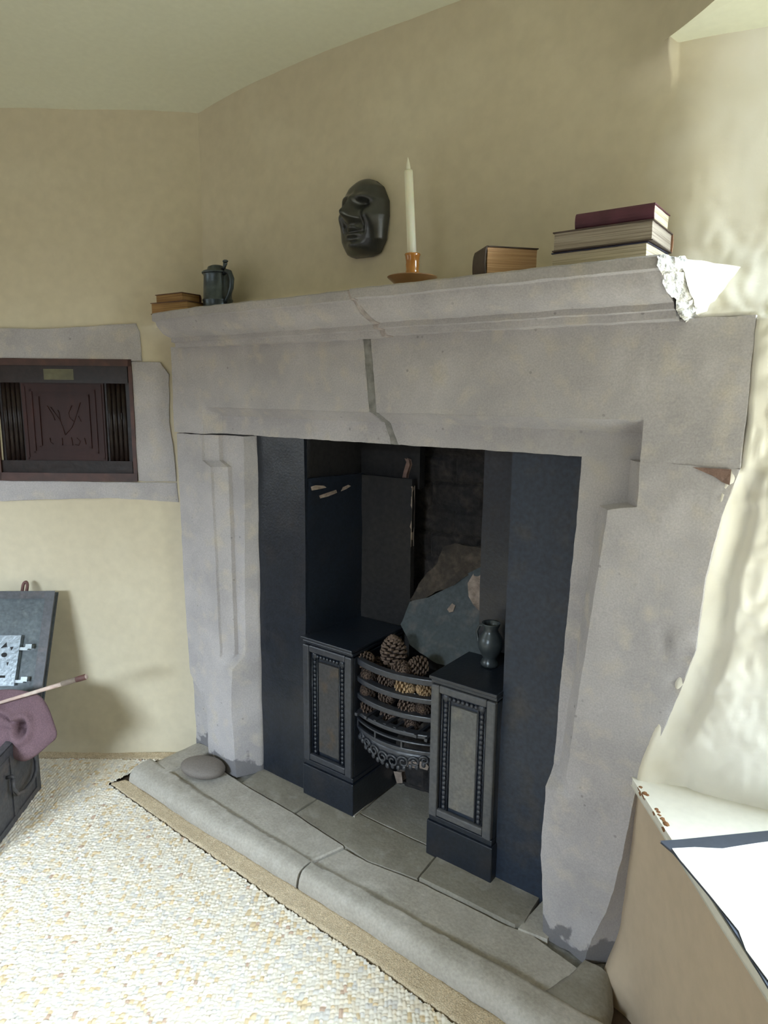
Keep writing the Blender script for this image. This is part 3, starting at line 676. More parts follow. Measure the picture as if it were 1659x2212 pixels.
cone_at(1,cp(868,1448,.11),(1.2,.2,.9),1.0,'pine cone lying just below the upright cone, above the top bar')
cone_at(1,cp(902,1438,.15),(1.4,0,-.8),1.0,'dark pine cone at right end of the heap beside the right hob')
cone_at(1,cp(790,1424,.13),(1.3,.4,2.2),.9,'pine cone at the left end of heap beside the left hob')
cone_at(1,cp(820,1440,.17),(1.5,.2,.4),1.0,'pine cone sunk behind the top bar, left of the upright cone')
cone_at(1,cp(797,1457,.115),(1.3,.9,.3),.9,'pine cone behind first gap of the bars, left end')
cone_at(1,cp(838,1468,.115),(1.6,.2,1.4),.9,'pine cone in middle of the first gap between bars')
cone_at(1,cp(878,1484,.105),(1.5,.25,1.35),1.0,'pale yellowish pine cone lying sideways in the first gap','cone_pale','cone_pale')
cone_at(1,cp(917,1488,.112),(1.45,.0,-.5),.85,'pine cone showing its round base at right end of the first gap','cone_pale','cone_tip')
cone_at(1,cp(795,1492,.12),(1.5,.7,.2),.9,'dark pine cone at left end of the second gap')
cone_at(1,cp(838,1504,.12),(1.3,.1,1.1),.9,'dim pine cone in middle of the second gap')
cone_at(1,cp(884,1526,.108),(1.5,.3,1.2),1.0,'light brown pine cone at right end of the second gap')
cone_at(1,cp(915,1530,.11),(1.2,.3,.2),.8,'dark pine cone in the far right corner of second gap')
cone_at(1,cp(797,1530,.12),(1.5,.4,2.4),.9,'pine cone at left end of the lowest gap')
cone_at(1,cp(842,1545,.13),(1.5,.2,1.2),.9,'shadowed pine cone in middle of the lowest gap')
cone_at(1,cp(890,1562,.13),(1.4,.2,.6),.9,'shadowed pine cone at right end of the lowest gap')
# ------------------------------------------------------------------ jug on right hob
jc=np.array([.838,.225,.546]); J=thing('small_jug','small dark grey baluster jug standing on the right hob','jug',tuple(jc))
mb=MB(); mb.lathe([(.001,0),(.024,0),(.026,.006),(.024,.014),(.019,.022),(.024,.032),(.034,.052),(.036,.068),(.031,.086),(.022,.098),(.020,.108),(.026,.122),(.0265,.126),(.023,.124),(.018,.108),(.019,.098),(.026,.08),(.001,.03)],jc); mb.build('body',M['pewter_dull'],J,True)
mb=MB(); mb.tube([jc+np.array(p) for p in ((-.022,.004,.112),(-.040,.008,.108),(-.050,.01,.088),(-.044,.008,.062),(-.032,.006,.048))],.004,8); mb.build('handle',M['pewter_dull'],J,True)
# ------------------------------------------------------------------ mantel objects
MZ=1.5485
# tankard
tc=np.array([-.058,.035,MZ]); T=thing('lidded_tankard','lidded pewter tankard with hinged lid standing near left end of mantel','tankard',tuple(tc))
mb=MB(); mb.lathe([(r*1.13,z) for r,z in [(.001,.0),(.042,.0),(.043,.006),(.0405,.012),(.040,.030),(.0415,.034),(.0415,.037),(.039,.041),(.0375,.08),(.036,.108),(.038,.112),(.038,.115),(.001,.115)]],tc,36); mb.build('body',M['pewter'],T,True)
mb=MB(); mb.lathe([(r*1.13,z) for r,z in [(.001,.115),(.0405,.115),(.0415,.119),(.037,.123),(.027,.127),(.024,.136),(.014,.141),(.001,.142)]],tc,36); ld=mb.build('lid',M['pewter'],T,True)
hd=np.array([.985,-.17,0.])*1.13; 
mb=MB(); mb.tube([tc+hd*r+np.array([0,0,z]) for r,z in ((.030,.124),(.040,.132),(.046,.143))],[.006,.005,.007],8); mb.ball(tc+hd*.046+np.array([0,0,.147]),.008,10,(1.3,1,.6)); mb.build('thumbpiece',M['pewter'],ld,True)
mb=MB(); mb.tube([tc+hd*r+np.array([0,0,z]) for r,z in ((.036,.112),(.050,.118),(.067,.112),(.077,.092),(.073,.066),(.060,.046),(.046,.034),(.040,.024))],[.006,.007,.0075,.0075,.007,.0065,.006,.0055],10); mb.build('handle',M['pewter'],T,True)
mb=MB(); mb.ball(tc+np.array([-.042,-.008,.114]),.004,6); mb.build('lid_tip',M['pewter'],ld,True)
# books
def book(name,label,loc,L,D,T,rz,cover,pg,spine='back',ov=.003,sp=None,group=None,bt=.0025,tilt=0):
    """L along x, D along y (front = -y). spine: 'back','front'"""
    b=thing(name,label,'book',loc,group); b.rotation_euler=(tilt,0,rz)
    mb=MB(); mb.box((0,0,bt/2),(L,D,bt)); mb.box((0,0,T-bt/2),(L,D,bt))
    s=1 if spine=='back' else -1; n=8; prof=[]
    for i in range(n+1):
        q=-PI/2+PI*i/n; prof.append((s*(D/2-.002+.006*math.cos(q)),T/2+(T/2)*math.sin(q)))
    inn=[(y-s*.0025,z) for y,z in prof[::-1]]
    pr=[(-L/2,y,z) for y,z in prof+[(y,min(max(z,.001),T-.001)) for y,z in inn]]
    cv=mb.build('cover',M[cover],b,bevel=.0008,abs_=False)
    mb=MB(); mb.prism(pr,(L,0,0)); o=fixn(mb.build('spine',M[sp or cover],b,abs_=False))
    V,Fc=loft([[(x,-D/2+ov if s==1 else D/2-ov,bt),(x,(D/2-.003) if s==1 else -D/2+.003,bt),(x,(D/2-.003) if s==1 else -D/2+.003,T-bt),(x,-D/2+ov if s==1 else D/2-ov,T-bt)] for x in (-L/2+ov,L/2-ov)],.006)
    V=V+nvec(V,60)*.0007
    mesh('page_block',V,Fc,M[pg],b,abs_=False); return b
z=MZ
book('book','thin book with pale page edges, bottom of three stacked at right of mantel',(1.190,-.016,z+.0002),.188,.130,.031,-.02,'leather_navy','pages_pale',group='old books along the mantel shelf'); z+=.0315
book('book','ragged grey-paged book in the middle of the stack of three',(1.194,-.014,z),.192,.142,.037,.015,'leather_dark','pages_grey',sp='spine_tan',group='old books along the mantel shelf'); z+=.0375
book('book','plum red cloth book on top of the stack of three',(1.213,-.018,z),.148,.108,.030,.01,'cloth_plum','pages_pale','front',bt=.002,group='old books along the mantel shelf')
book('book','chunky little book with tan page edges alone beside the candlestick',(.966,-.022,MZ),.080,.116,.060,2.41,'leather_dark','pages_tan',group='old books along the mantel shelf')
book('book','brown leather book lying under another at left end of mantel',(-.185,-.012,MZ-.005),.160,.10,.036,.14,'leather_brown','pages_brown',group='old books along the mantel shelf')
book('book','small brown book on top of another at left end of mantel',(-.196,-.012,MZ+.0315),.128,.075,.027,.06,'leather_brown','pages_brown',group='old books along the mantel shelf')
# candlestick and candle
cc=np.array([.702,.005,MZ+.001]); CS=thing('chamber_candlestick','amber glazed pottery candlestick with wide saucer on mantel','candlestick',tuple(cc))
mb=MB(); mb.lathe([(.001,.0),(.034,.0),(.036,.004),(.046,.018),(.060,.030),(.0615,.032),(.059,.033),(.045,.024),(.034,.012),(.001,.010)],cc,40); mb.build('saucer',M['amber_dull'],CS,True)
mb=MB(); mb.lathe([(.001,.008),(.018,.010),(.0165,.030),(.0155,.040),(.0165,.044),(.0155,.048),(.0165,.060),(.0158,.066),(.0175,.078),(.0195,.084),(.0185,.086),(.0115,.085),(.0112,.060),(.001,.058)],cc,32); mb.build('socket',M['amber'],CS,True)
lean=Matrix.Rotation(math.radians(-4.2),3,'Y'); LR=np.array(lean)
cb=cc+np.array([0,0,.060]); CD=thing('taper_candle','tall ivory taper candle leaning slightly in the amber candlestick','candle',tuple(cb))
mb=MB(); mb.lathe([(.001,.0),(.0112,.0),(.0108,.06),(.0104,.14),(.0102,.214),(.0095,.217),(.004,.214),(.001,.213)],cb,28,LR); mb.build('wax',M['candle'],CD,True)
mb=MB(); mb.lathe([(.003,.212),(.0050,.218),(.0054,.223),(.0040,.232),(.0016,.242),(.0004,.247)],cb,16,LR); mb.build('flame_tip',M['flame'],CD,True)
# mask -------------------------------------------------------------------
mc=np.array([.470,.118,1.768]); 
def g2(u,v,cu,cv,su,sv): return math.exp(-((u-cu)/su)**2-((v-cv)/sv)**2)
def face(u,v):   # u,v in metres (u right, v up) -> height
    hw=lerp_tab(v,[(-.100,.040),(-.090,.058),(-.06,.074),(0,.080),(.04,.077),(.075,.058),(.098,.022)])
    r=abs(u)/hw; e=max(0.,1-r**2.6)**.5
    tz=max(0,1-abs((v-.0)/.102)**3.2)**.5
    h=.054*e*tz
    k=e*tz
    h+=.040*g2(u,v,0,-.006,.015,.016)*k+.032*g2(u,v,0,.020,.010,.026)*k      # nose
    h+=.012*g2(abs(u),v,.016,-.012,.008,.008)*k                              # nostril wings
    h-=.022*g2(abs(u),v,.030,.026,.016,.012)*k; h+=.008*g2(abs(u),v,.031,.020,.010,.007)*k   # sockets, closed lids
    h+=.014*g2(abs(u),v,.028,.043,.026,.009)*k                                # brows
    h+=.016*g2(abs(u),v,.048,-.004,.018,.020)*k                               # cheeks
    h-=.012*g2(abs(u),v,.030,-.026,.008,.018)*k                               # folds
    h+=.009*g2(u,v,0,-.034,.024,.006)*k+.008*g2(u,v,0,-.050,.020,.006)*k-.008*g2(u,v,0,-.042,.024,.0028)*k  # lips
    h-=.005*g2(u,v,0,-.061,.02,.006)*k
    h+=.022*g2(u,v,0,-.080,.026,.014)*k                                       # chin
    return h
nu,nv=64,84; V=[];Fc=[]
for j in range(nv+1):
    tv=j/nv; v=-.0995+.199*tv
    hw=lerp_tab(v,[(-.100,.030),(-.092,.056),(-.06,.074),(0,.080),(.04,.077),(.075,.058),(.092,.034),(.0995,.010)])
    for i in range(nu+1):
        u=hw*math.sin((i/nu-.5)*PI); h=face(u,v) if 0<j<nv and 0<i<nu else 0
        V.append((u,-h,v))
n0=len(V)
for j in range(nv):
    for i in range(nu):
        a=j*(nu+1)+i; Fc.append((a,a+1,a+nu+2,a+nu+1))
ringi=[i for i in range(nu+1)]+[j*(nu+1)+nu for j in range(1,nv+1)]+[nv*(nu+1)+i for i in range(nu-1,-1,-1)]+[j*(nu+1) for j in range(nv-1,0,-1)]
for i in ringi: V.append((V[i][0]*.97,.006,V[i][2]*.97))
for q in range(len(ringi)): Fc.append((ringi[q],n0+q,n0+(q+1)%len(ringi),ringi[(q+1)%len(ringi)]))
Fc.append(tuple(range(n0,n0+len(ringi))))
o=mesh('face_mask',V,Fc,M['mask'],None,True); o.location=mc; o.rotation_euler=(math.radians(-2),math.radians(2),math.radians(-4))
tag(o,'dark bronze life mask of a face hanging on wall above mantel','mask')
# hook stub high on the right
hk=onY(1410,55,.105); mb=MB(); mb.tube([hk+np.array([0,.012,0]),hk+np.array([0,-.010,0]),hk+np.array([0,-.016,.012])],[.007,.006,.004],8); o=mb.build('wall_hook',M['ceiling'],None,True); tag(o,'small plastered over hook high on wall by the window soffit','hook')
# ------------------------------------------------------------------ cupboard in the left wall
CB=thing('wall_cupboard','dark carved oak cupboard door in red brown frame set in left wall','cupboard',tuple(LP(.40,.985,0)))
def lbox(mb,s0,s1,z0,z1,d0,d1):
    mb.prism([LP(s0,z0,d0),LP(s1,z0,d0),LP(s1,z1,d0),LP(s0,z1,d0)],LN*(d1-d0)); return mb
mb=MB(); S0,S1,Z0,Z1=.150,.640,.990,1.408
lbox(mb,S0,S1,Z0,Z0+.026,-.03,.012); lbox(mb,S0,S1,Z1-.020,Z1,-.03,.010); lbox(mb,S0,S0+.010,Z0,Z1,-.05,.010); lbox(mb,S1-.014,S1,Z0,Z1,-.03,.012)
mb.build('frame',M['oak_frame'],CB,bevel=.0015)
mb=MB(); lbox(mb,S0,S1,Z0,Z1,-.075,-.06); mb.build('back_board',M['soot'],CB)
mb=MB(); lbox(mb,.168,.624,1.018,1.386,-.018,-.006)
dr=mb.build('door',M['oak_black'],CB,bevel=.001)
for z0_,z1_,d_ in ((1.330,1.386,.006),(1.018,1.058,.004)):
    mb=MB(); lbox(mb,.168,.624,z0_,z1_,-.008,d_); mb.build('rail',M['oak_black'],dr,bevel=.002)
for s0 in (.178,.543):
    mb=MB()
    for k in range(4):
        s=s0+.010+k*.0165; mb.tube([LP(s,1.059,-.007),LP(s,1.329,-.007)],.0084,10)
    mb.build('fluting',M['oak_black'],dr,True)
mb=MB(); lbox(mb,.256,.536,1.062,1.326,-.010,.000)
pn=mb.build('carved_panel',M['oak'],dr,bevel=.002)
mb=MB()
def fr_(s0,s1,z0,z1,w,d):
    lbox(mb,s0,s1,z0,z0+w,-.004,d); lbox(mb,s0,s1,z1-w,z1,-.004,d); lbox(mb,s0,s0+w,z0,z1,-.004,d); lbox(mb,s1-w,s1,z0,z1,-.004,d)
fr_(.284,.508,1.086,1.306,.006,.004); fr_(.306,.486,1.104,1.290,.007,.005); fr_(.262,.530,1.066,1.322,.004,.003)
mb.build('panel_moulding',M['oak'],pn,bevel=.001)
mb=MB()
def ln(pts,r=.0016): mb.tube([LP(s,z,.001) for s,z in pts],r,6)
ln([(.396,1.150),(.404,1.180),(.410,1.198),(.420,1.214),(.440,1.246)]); ln([(.396,1.150),(.372,1.176),(.362,1.196),(.352,1.222),(.336,1.262)])
ln([(.410,1.198),(.412,1.222),(.416,1.236)]); ln([(.428,1.200),(.436,1.222),(.452,1.250)]); ln([(.362,1.196),(.376,1.208),(.380,1.226),(.366,1.252)]); ln([(.346,1.216),(.338,1.196)])
ln([(.450,1.140),(.450,1.124),(.440,1.118)]); ln([(.408,1.140),(.408,1.114)]); ln([(.376,1.142),(.372,1.114)]); ln([(.356,1.140),(.346,1.128),(.352,1.114),(.364,1.118)]); ln([(.330,1.140),(.326,1.118)])
mb.build('carving',M['oak'],pn,True)
mb=MB(); lbox(mb,.352,.452,1.340,1.374,.004,.0065); mb.build('escutcheon_plate',M['brass'],dr,bevel=.006)
mb=MB(); lbox(mb,.193,.198,1.205,1.228,-.006,.0035); mb.build('keyhole',M['soot'],dr)
# stone frame round it
SF=thing('stone_niche_frame','grey stone blocks framing the cupboard in the left wall','stone frame',tuple(LP(.3,.95,0)))
def lstone(poly,d,seed):
    P=[LP(s,z,-.03) for s,z in poly]; Q=[p+LN*(d+.03) for p in P]; c=sum(Q)/len(Q)
    rr=[P,[p-LN*.002 for p in Q],[p+(c-p)*.01 for p in Q],[p+(c-p)*.5 for p in Q],[p+(c-p)*.98 for p in Q]]
    V,Fc=loft(rr,.014); V=rough(V,[(6,.002),(20,.002),(60,.001)],seed); o=mesh('frame_stone',V,Fc,M['stone'],SF); smooth_angle(o,34)
lstone([(.115,1.405),(.90,1.412),(.90,1.510),(.45,1.508),(.128,1.528),(.118,1.50)],.007,1)
lstone([(.014,.99),(.148,.99),(.150,1.403),(.052,1.403),(.024,1.36),(.030,1.2),(.016,1.08)],.006,2)
lstone([(.010,.916),(.25,.930),(.645,.915),(.648,.988),(.012,.986)],.007,3)
# ------------------------------------------------------------------ chest with open lid
v_=np.array([.60,-.80,0.])*.0+np.array([.66,-.751,0.]); v_/=np.linalg.norm(v_); u_=np.array([v_[1],-v_[0],0.])
CO=np.array([-.531,-.413,FZ]); HZ=.262
CH=thing('iron_strongbox','old grey iron strongbox with its lid propped open against left wall','chest',tuple(CO))
def cpnt(a,b,z): return CO+u_*a+v_*b+np.array([0,0,z])   # a leftwards, b towards the camera
mb=MB(); WA,WB=.62,.40; th=.018
def cbox(mb,a0,a1,b0,b1,z0,z1): return mb.prism([cpnt(a0,b0,z0),cpnt(a1,b0,z0),cpnt(a1,b1,z0),cpnt(a0,b1,z0)],(0,0,z1-z0))
cbox(mb,0,th,0,WB,0,HZ); cbox(mb,WA-th,WA,0,WB,0,HZ); cbox(mb,th,WA-th,0,th,0,HZ); cbox(mb,th,WA-th,WB-th,WB,0,HZ); cbox(mb,th,WA-th,th,WB-th,0,.02)
mb.build('body',M['chest'],CH,bevel=.003)
mb=MB()
cbox(mb,-.004,0,0,.03,0,HZ-.002); cbox(mb,-.004,0,WB-.03,WB,0,HZ-.002); cbox(mb,-.004,0,.03,WB-.03,0.0,.025); cbox(mb,-.004,0,.03,WB-.03,HZ-.03,HZ-.002); cbox(mb,-.004,0,.16,.19,.025,HZ-.03)
mb.build('iron_straps',M['chest'],CH,bevel=.001)
# drop handle on the right end, hanging from two eyes
mb=MB()
for b in (.075,.215): mb=MB(); mb.tube([cpnt(0,b,.172),cpnt(-.018,b,.176),cpnt(-.022,b,.166)],.006,8); mb.build('handle_eye',M['chest'],CH,True)
mb=MB(); mb.tube([cpnt(-.020,.072,.168),cpnt(-.024,.064,.140),cpnt(-.028,.078,.114),cpnt(-.031,.115,.100),cpnt(-.031,.175,.100),cpnt(-.028,.212,.114),cpnt(-.024,.226,.140),cpnt(-.020,.218,.168)],.0062,8); mb.build('handle',M['chest'],CH,True)
# lid
Bt=cpnt(.0,.0,HZ)+np.array([.012,.010,.0]); Tp=onP(120,1280,L0+LN*.055,LN); lv=Tp-Bt; LH=np.linalg.norm(lv); lv/=LH
lu=np.array([-.80,-.60,.01]); lu-=lv*(lu@lv); lu/=np.linalg.norm(lu); lnn=np.cross(lu,lv); 
if lnn@(CAM-Bt)<0: lnn=-lnn
def lb(mb,a0,a1,h0,h1,d0,d1): return mb.prism([Bt+lu*a0+lv*h0+lnn*d0,Bt+lu*a1+lv*h0+lnn*d0,Bt+lu*a1+lv*h1+lnn*d0,Bt+lu*a0+lv*h1+lnn*d0],lnn*(d1-d0))
mb=MB(); lb(mb,.0,.60,0,LH,-.012,-.004); ldp=mb.build('lid',M['chest_in'],CH,bevel=.002)
mb=MB(); fw=.024
lb(mb,0,fw,0,LH,-.014,.014); lb(mb,.60-fw,.60,0,LH,-.014,.014); lb(mb,fw,.60-fw,LH-fw*.8,LH,-.014,.012); lb(mb,fw,.60-fw,0,fw*.7,-.014,.010)
mb.build('lid_rim',M['chest'],ldp,bevel=.004)
mb=MB(); lb(mb,.095,.50,.105,.272,-.004,.012)
lp=mb.build('lock_plate',M['lockplate'],ldp,bevel=.0015)
mb=MB()
def hole(a,h,pts): 
    mb=MB(); mb.prism([Bt+lu*(a+x)+lv*(h+y)+lnn*.0122 for x,y in pts],lnn*.0008); mb.build('pierced_opening',M['soot'],lp)
circ=[(.010*math.cos(q*PI/6),.008*math.sin(q*PI/6)) for q in range(12)]
for a in (.142,.30): 
    hole(a,.207,circ); hole(a+.004,.238,[(-.010,-.004),(.012,-.008),(-.006,.012)]); hole(a-.022,.230,[(-.006,.004),(.006,.004),(0,-.008)]); hole(a-.016,.176,[(-.004,.006),(.004,.006),(0,-.006)]); hole(a+.016,.176,[(-.004,.006),(.006,.004),(0,-.006)]); hole(a+.01,.134,[(-.024,-.004),(.014,-.004),(.014,.004),(-.024,.004)])
for h in (.125,.235): mb=MB(); lb(mb,.052,.070,h-.006,h+.006,-.004,.016); lb(mb,.068,.095,h-.010,h-.004,-.004,.010); mb.build('lock_bolt',M['boltmetal'],ldp,bevel=.002)
mb=MB(); pts=[]
for i in range(15):
    q=PI*i/14; pts.append(Bt+lu*(.110+.008*math.cos(q))+lv*(LH+.022+.016*math.sin(q) if 0<i<14 else LH+.004)+lnn*.002)
mb.tube(pts,.0055,8); mb.build('hasp_loop',M['stickred'],ldp,True)
# ------------------------------------------------------------------ mauve felt cloth slumped over the chest corner
def puffy(outline,P0,n,thick,relief,m,name,step=.0045):
    n=np.array(n,float); n/=np.linalg.norm(n); P=[onP(px,py,P0,n) for px,py in outline]
    ux=np.cross([0,0,1.],n); ux/=np.linalg.norm(ux); vy=np.cross(n,ux); c=np.mean(P,0)
    poly=np.array([((p-c)@ux,(p-c)@vy) for p in P])
    # smooth outline (chaikin)
    for _ in range(2):
        q=[]
        for i in range(len(poly)):
            a,b=poly[i],poly[(i+1)%len(poly)]; q+=[a*.75+b*.25,a*.25+b*.75]
        poly=np.array(q)
    K=len(poly); NR=26; V=[];Fc=[]
    cen=poly.mean(0)
    for side in (1,-1):
        for i in range(NR+1):
            t=i/NR
            for k in range(K):
                p=cen+(poly[k]-cen)*math.sin(t*PI/2)
                h=thick*math.sqrt(max(0,1-(math.sin(t*PI/2))**2.5))
                if side==1 and i<NR: h=h+relief(p[0],p[1])*min(1,(1-t)*5)
                w=c+ux*p[0]+vy*p[1]+n*side*h
                V.append(w)
    S=(NR+1)*K
    for sd in (0,1):
        for i in range(NR):
            for k in range(K):
                a=sd*S+i*K+k;b=sd*S+i*K+(k+1)%K; f=(a,b,b+K,a+K); Fc.append(f if sd==0 else f[::-1])
    o=mesh(name,V,Fc,m,None,True); md=o.modifiers.new('Weld','WELD'); md.merge_threshold=2e-4
    return o,c,ux,vy,n
def rel(x,y):
    r=.007*N1(x*14,y*14,3)+.003*N1(x*35,y*35,3)
    c1=y-.012+.42*x                                   # roll running from the left into the hollow
    r+=.014*math.exp(-((c1-.014)/.011)**2)*sm(-x,-.035,.0)-.020*math.exp(-(c1/.0045)**2)*sm(-x,-.03,.0)
    c2=y+.012+.10*x; r-=.012*math.exp(-(c2/.0035)**2)*sm(-x,-.01,.02)
    dx,dy=x-.022,y+.006; rr=math.hypot(dx,dy*.75)
    r-=.040*math.exp(-(rr/.017)**4); r+=.012*math.exp(-((rr-.031)/.009)**2)
    r+=.020*math.exp(-(math.hypot(x-.020,y+.020)/.006)**2)
    return r
cw=cpnt(-.035,.15,HZ-.02)
o,cc_,ux_,vy_,nn_=puffy([(-60,1500),(-20,1492),(20,1488),(55,1492),(86,1500),(104,1526),(116,1560),(126,1592),(104,1610),(80,1632),(52,1648),(26,1636),(4,1618),(-30,1606),(-70,1600)],cw,(.55,-.80,.35),.024,rel,M['mauve'],'felt_cap')
tag(o,'crumpled mauve felt cap draped over right rim of the open strongbox','cap')
# stick lying across it
a_=onP(-40,1530,cw+np.array([.02,-.03,.0]),(.55,-.80,.35)); b_=onP(188,1461,cw+np.array([.02,-.03,.0]),(.55,-.80,.35)); ax=(b_-a_)
ST=thing('wooden_stick','pale wooden stick with dark tip resting on the mauve felt cap','stick',tuple(a_))
mb=MB(); mb.tube([a_+ax*t for t in np.linspace(0,.76,14)],[.0045+.0025*t for t in np.linspace(0,1,14)],12); mb.build('shaft',M['stick'],ST,True)
mb=MB(); mb.tube([a_+ax*t for t in (.76,.77,.82,.89,.90)],[.0075,.0088,.009,.009,.008],12); mb.build('wrapping',M['stickband'],ST,True)
mb=MB(); mb.tube([a_+ax*t for t in (.895,.90,.95,.985,.99)],[.008,.0092,.0094,.0096,.0085],12); mb.build('tip',M['stickred'],ST,True)
mb=MB(); mb.tube([a_+ax*t for t in (.988,1.0)],[.0085,.0075],12); mb.build('end_cap',M['stick'],ST,True)
# ------------------------------------------------------------------ window sill, folder, papers
sb=[RP(-.02,SILL,.012),RP(WS,SILL,.012),(P2[0],P2[1],SILL),(P1[0],P1[1],SILL),(1.30,.075,SILL)]
mb=MB(); mb.prism([np.array(p)-np.array([0,0,.020]) for p in sb],(0,0,.020)); o=mb.build('sill_board',M['sillpaint'],None,bevel=.003); tag(o,'cream painted wooden window sill board with chipped front edge','window sill')
random.seed(5)
mb=MB()
for c0,c1,n in ((.065,.105,13),(.140,.205,20),(.26,.28,5)):
    for i in range(n):
        s0=c0+(c1-c0)*random.random(); p=RP(s0,SILL,.012)+RN*(-.002-.004*random.random())+np.array([0,0,-.001-.010*random.random()])
        mb.ball(p,.0035+.0035*random.random(),6,(1,1,.8))
o2=mb.build('bare_wood_chips',M['chipwood'],None); o2.parent=o
# folder
fz=SILL+.0015
fp=[onZ(1427,1821,fz),onZ(1470,1818,fz),onZ(1659,1799,fz),onZ(1830,1780,fz),onZ(1960,2240,fz),onZ(1760,2260,fz),onZ(1659,2135,fz),onZ(1600,2036,fz),onZ(1545,1952,fz),onZ(1455,1845,fz)]
mb=MB(); mb.prism(fp,(0,0,.004)); o=mb.build('card_folder',M['card'],None,bevel=.001); tag(o,'dark slate blue card folder on the window sill under white papers','folder')
def sheet(pix,z0,seed,label,lift=.006):
    P=[onZ(px,py,z0) for px,py in pix]; c=np.mean(P,0)
    rr=[[p-np.array([0,0,.0015]) for p in P],P,[p+(c-p)*.5 for p in P],[p+(c-p)*.97 for p in P]]
    V,Fc=loft(rr,.015); V=np.array(V); d=nsc(V*np.array([1,1,0]),5.,seed); V[:,2]+=np.clip(d,0,1)*lift
    o=mesh('paper_sheet',V,Fc,M['paper']); smooth_angle(o,60); tag(o,label,'paper'); return o
sheet([(1452,1834),(1500,1832),(1560,1836),(1659,1822),(1900,1800),(1990,2300),(1800,2300),(1659,2116),(1640,2090),(1612,2052),(1596,2010),(1576,1985),(1535,1936),(1500,1896),(1468,1858)],fz+.0065,1,'white paper sheet lying on the dark folder on window sill')
# ------------------------------------------------------------------ carpet
CP=thing('looped_carpet','cream and ochre looped wool carpet covering the floor','carpet',(0.2,-1,FZ))
lineA=np.array([-.385,-.247]); 
RU2=RN[:2]*-1  # (.8,.6) across
FH=np.array([-.6,.8])
def line_y(x): return lerp_tab(x,[(-1,-.24),(-.378,-.246),(.043,-.262),(.526,-.279),(.819,-.283),(.95,-.290),(1.6,-.30)])
stp=.0024
r_=np.arange(-1.0,1.30,stp); q_=np.arange(-1.1,1.35,stp)
LINE=[tuple(onZ(px_,py_,FZ)[:2]) for px_,py_ in ((238,1696),(390,1804),(622,1964),(808,2086),(900,2154))]; LINE.append((1.7,LINE[-1][1]-.02))
Rg,Qg=np.meshgrid(r_,q_,indexing='ij')
O=np.array([.2,-1.0]); X=O[0]+.8*Rg-.6*Qg; Y=O[1]+.6*Rg+.8*Qg
# bobbles
w=.0100; RR=Rg+.0022*np.sin(Qg*31+Rg*40)+.0016*np.sin(Qg*77+Rg*150); row=np.floor(RR/w); fr=RR/w-row
rs=np.random.RandomState(3); rowph=rs.rand(4000); rowl=.011+.003*rs.rand(4000)
ri=(row.astype(int)+1000)
jit=.0035*np.sin(Qg*90+ri*1.7)+.002*np.sin(Qg*173+ri*2.9)
qq=(Qg+jit+.02*rowph[ri])/rowl[ri]; cell=np.floor(qq); fq=qq-cell
hs=rs.rand(4000,1200)
hh=hs[ri%4000,(cell.astype(int)+400)%1200]
bob=np.sqrt(np.clip(1-(2*fr-1)**2,0,1))*np.sqrt(np.clip(1-(2*fq-1)**2,0,1))
Z=FZ+.0005+.0052*bob*(.55+.6*hh)
inside=(X<LINE[0][0]-.004)|(Y<np.interp(X,[p[0] for p in LINE],[p[1] for p in LINE])+.002*np.sin(X*160)-.001)
dl=(X-L0[0])*LN[0]+(Y-L0[1])*LN[1]; inside&=(dl>.058+.003*np.sin(Rg*9)); 
dr_=(X-R0[0])*RN[0]+(Y-R0[1])*RN[1]; inside&=(dr_>.015)
# only what the photograph can see (plus margin)
P3=np.stack([X-CAM[0],Y-CAM[1],np.full_like(X,FZ-CAM[2])],-1); zc=P3@fwd; px=CX+F*(P3@rgt)/zc; py=CY-F*(P3@upv)/zc
vis=(zc>.1)&(px>-260)&(px<W+100)&(py<H+320)
ok=inside&vis
nu,nv=X.shape; idx=np.arange(nu*nv).reshape(nu,nv)
fm=ok[:-1,:-1]&ok[1:,:-1]&ok[:-1,1:]&ok[1:,1:]
a=idx[:-1,:-1][fm];b=idx[1:,:-1][fm];c=idx[1:,1:][fm];d=idx[:-1,1:][fm]
Fq=np.stack([a,b,c,d],-1); used=np.unique(Fq); rem=np.zeros(nu*nv,int); rem[used]=np.arange(len(used)); Fq=rem[Fq]
VV=np.stack([X.ravel()[used]-.2,Y.ravel()[used]+1.,Z.ravel()[used]-FZ],-1)
me=bpy.data.meshes.new('pile'); me.vertices.add(len(VV)); me.vertices.foreach_set('co',VV.ravel().astype(np.float32))
me.loops.add(Fq.size); me.loops.foreach_set('vertex_index',Fq.ravel().astype(np.int32)); me.polygons.add(len(Fq)); me.polygons.foreach_set('loop_start',np.arange(0,Fq.size,4,dtype=np.int32)); me.polygons.foreach_set('loop_total',np.full(len(Fq),4,dtype=np.int32)); me.update(calc_edges=True)
me.polygons.foreach_set('use_smooth',np.ones(len(Fq),bool))
cream=np.array([.80,.745,.64]); och=np.array([.72,.57,.36]); grey=np.array([.68,.65,.60]); red=np.array([.55,.40,.30])
h2=hs[(ri*7+13)%4000,(cell.astype(int)*3+90)%1200]
colr=np.broadcast_to(cream,(nu,nv,3)).copy()
big=np.array([[0.0]])
colr=np.where((h2>.62)[...,None],cream*.7+och*.3,colr); colr=np.where((h2>.90)[...,None],och,colr); colr=np.where((h2<.10)[...,None],grey,colr); colr=np.where((h2>.988)[...,None],red,colr)
colr=colr*(.90+.14*hh)[...,None]
ca=me.color_attributes.new('Col','FLOAT_COLOR','POINT'); cc4=np.ones((len(used),4),np.float32); cc4[:,:3]=colr.reshape(-1,3)[used]; ca.data.foreach_set('color',cc4.ravel())
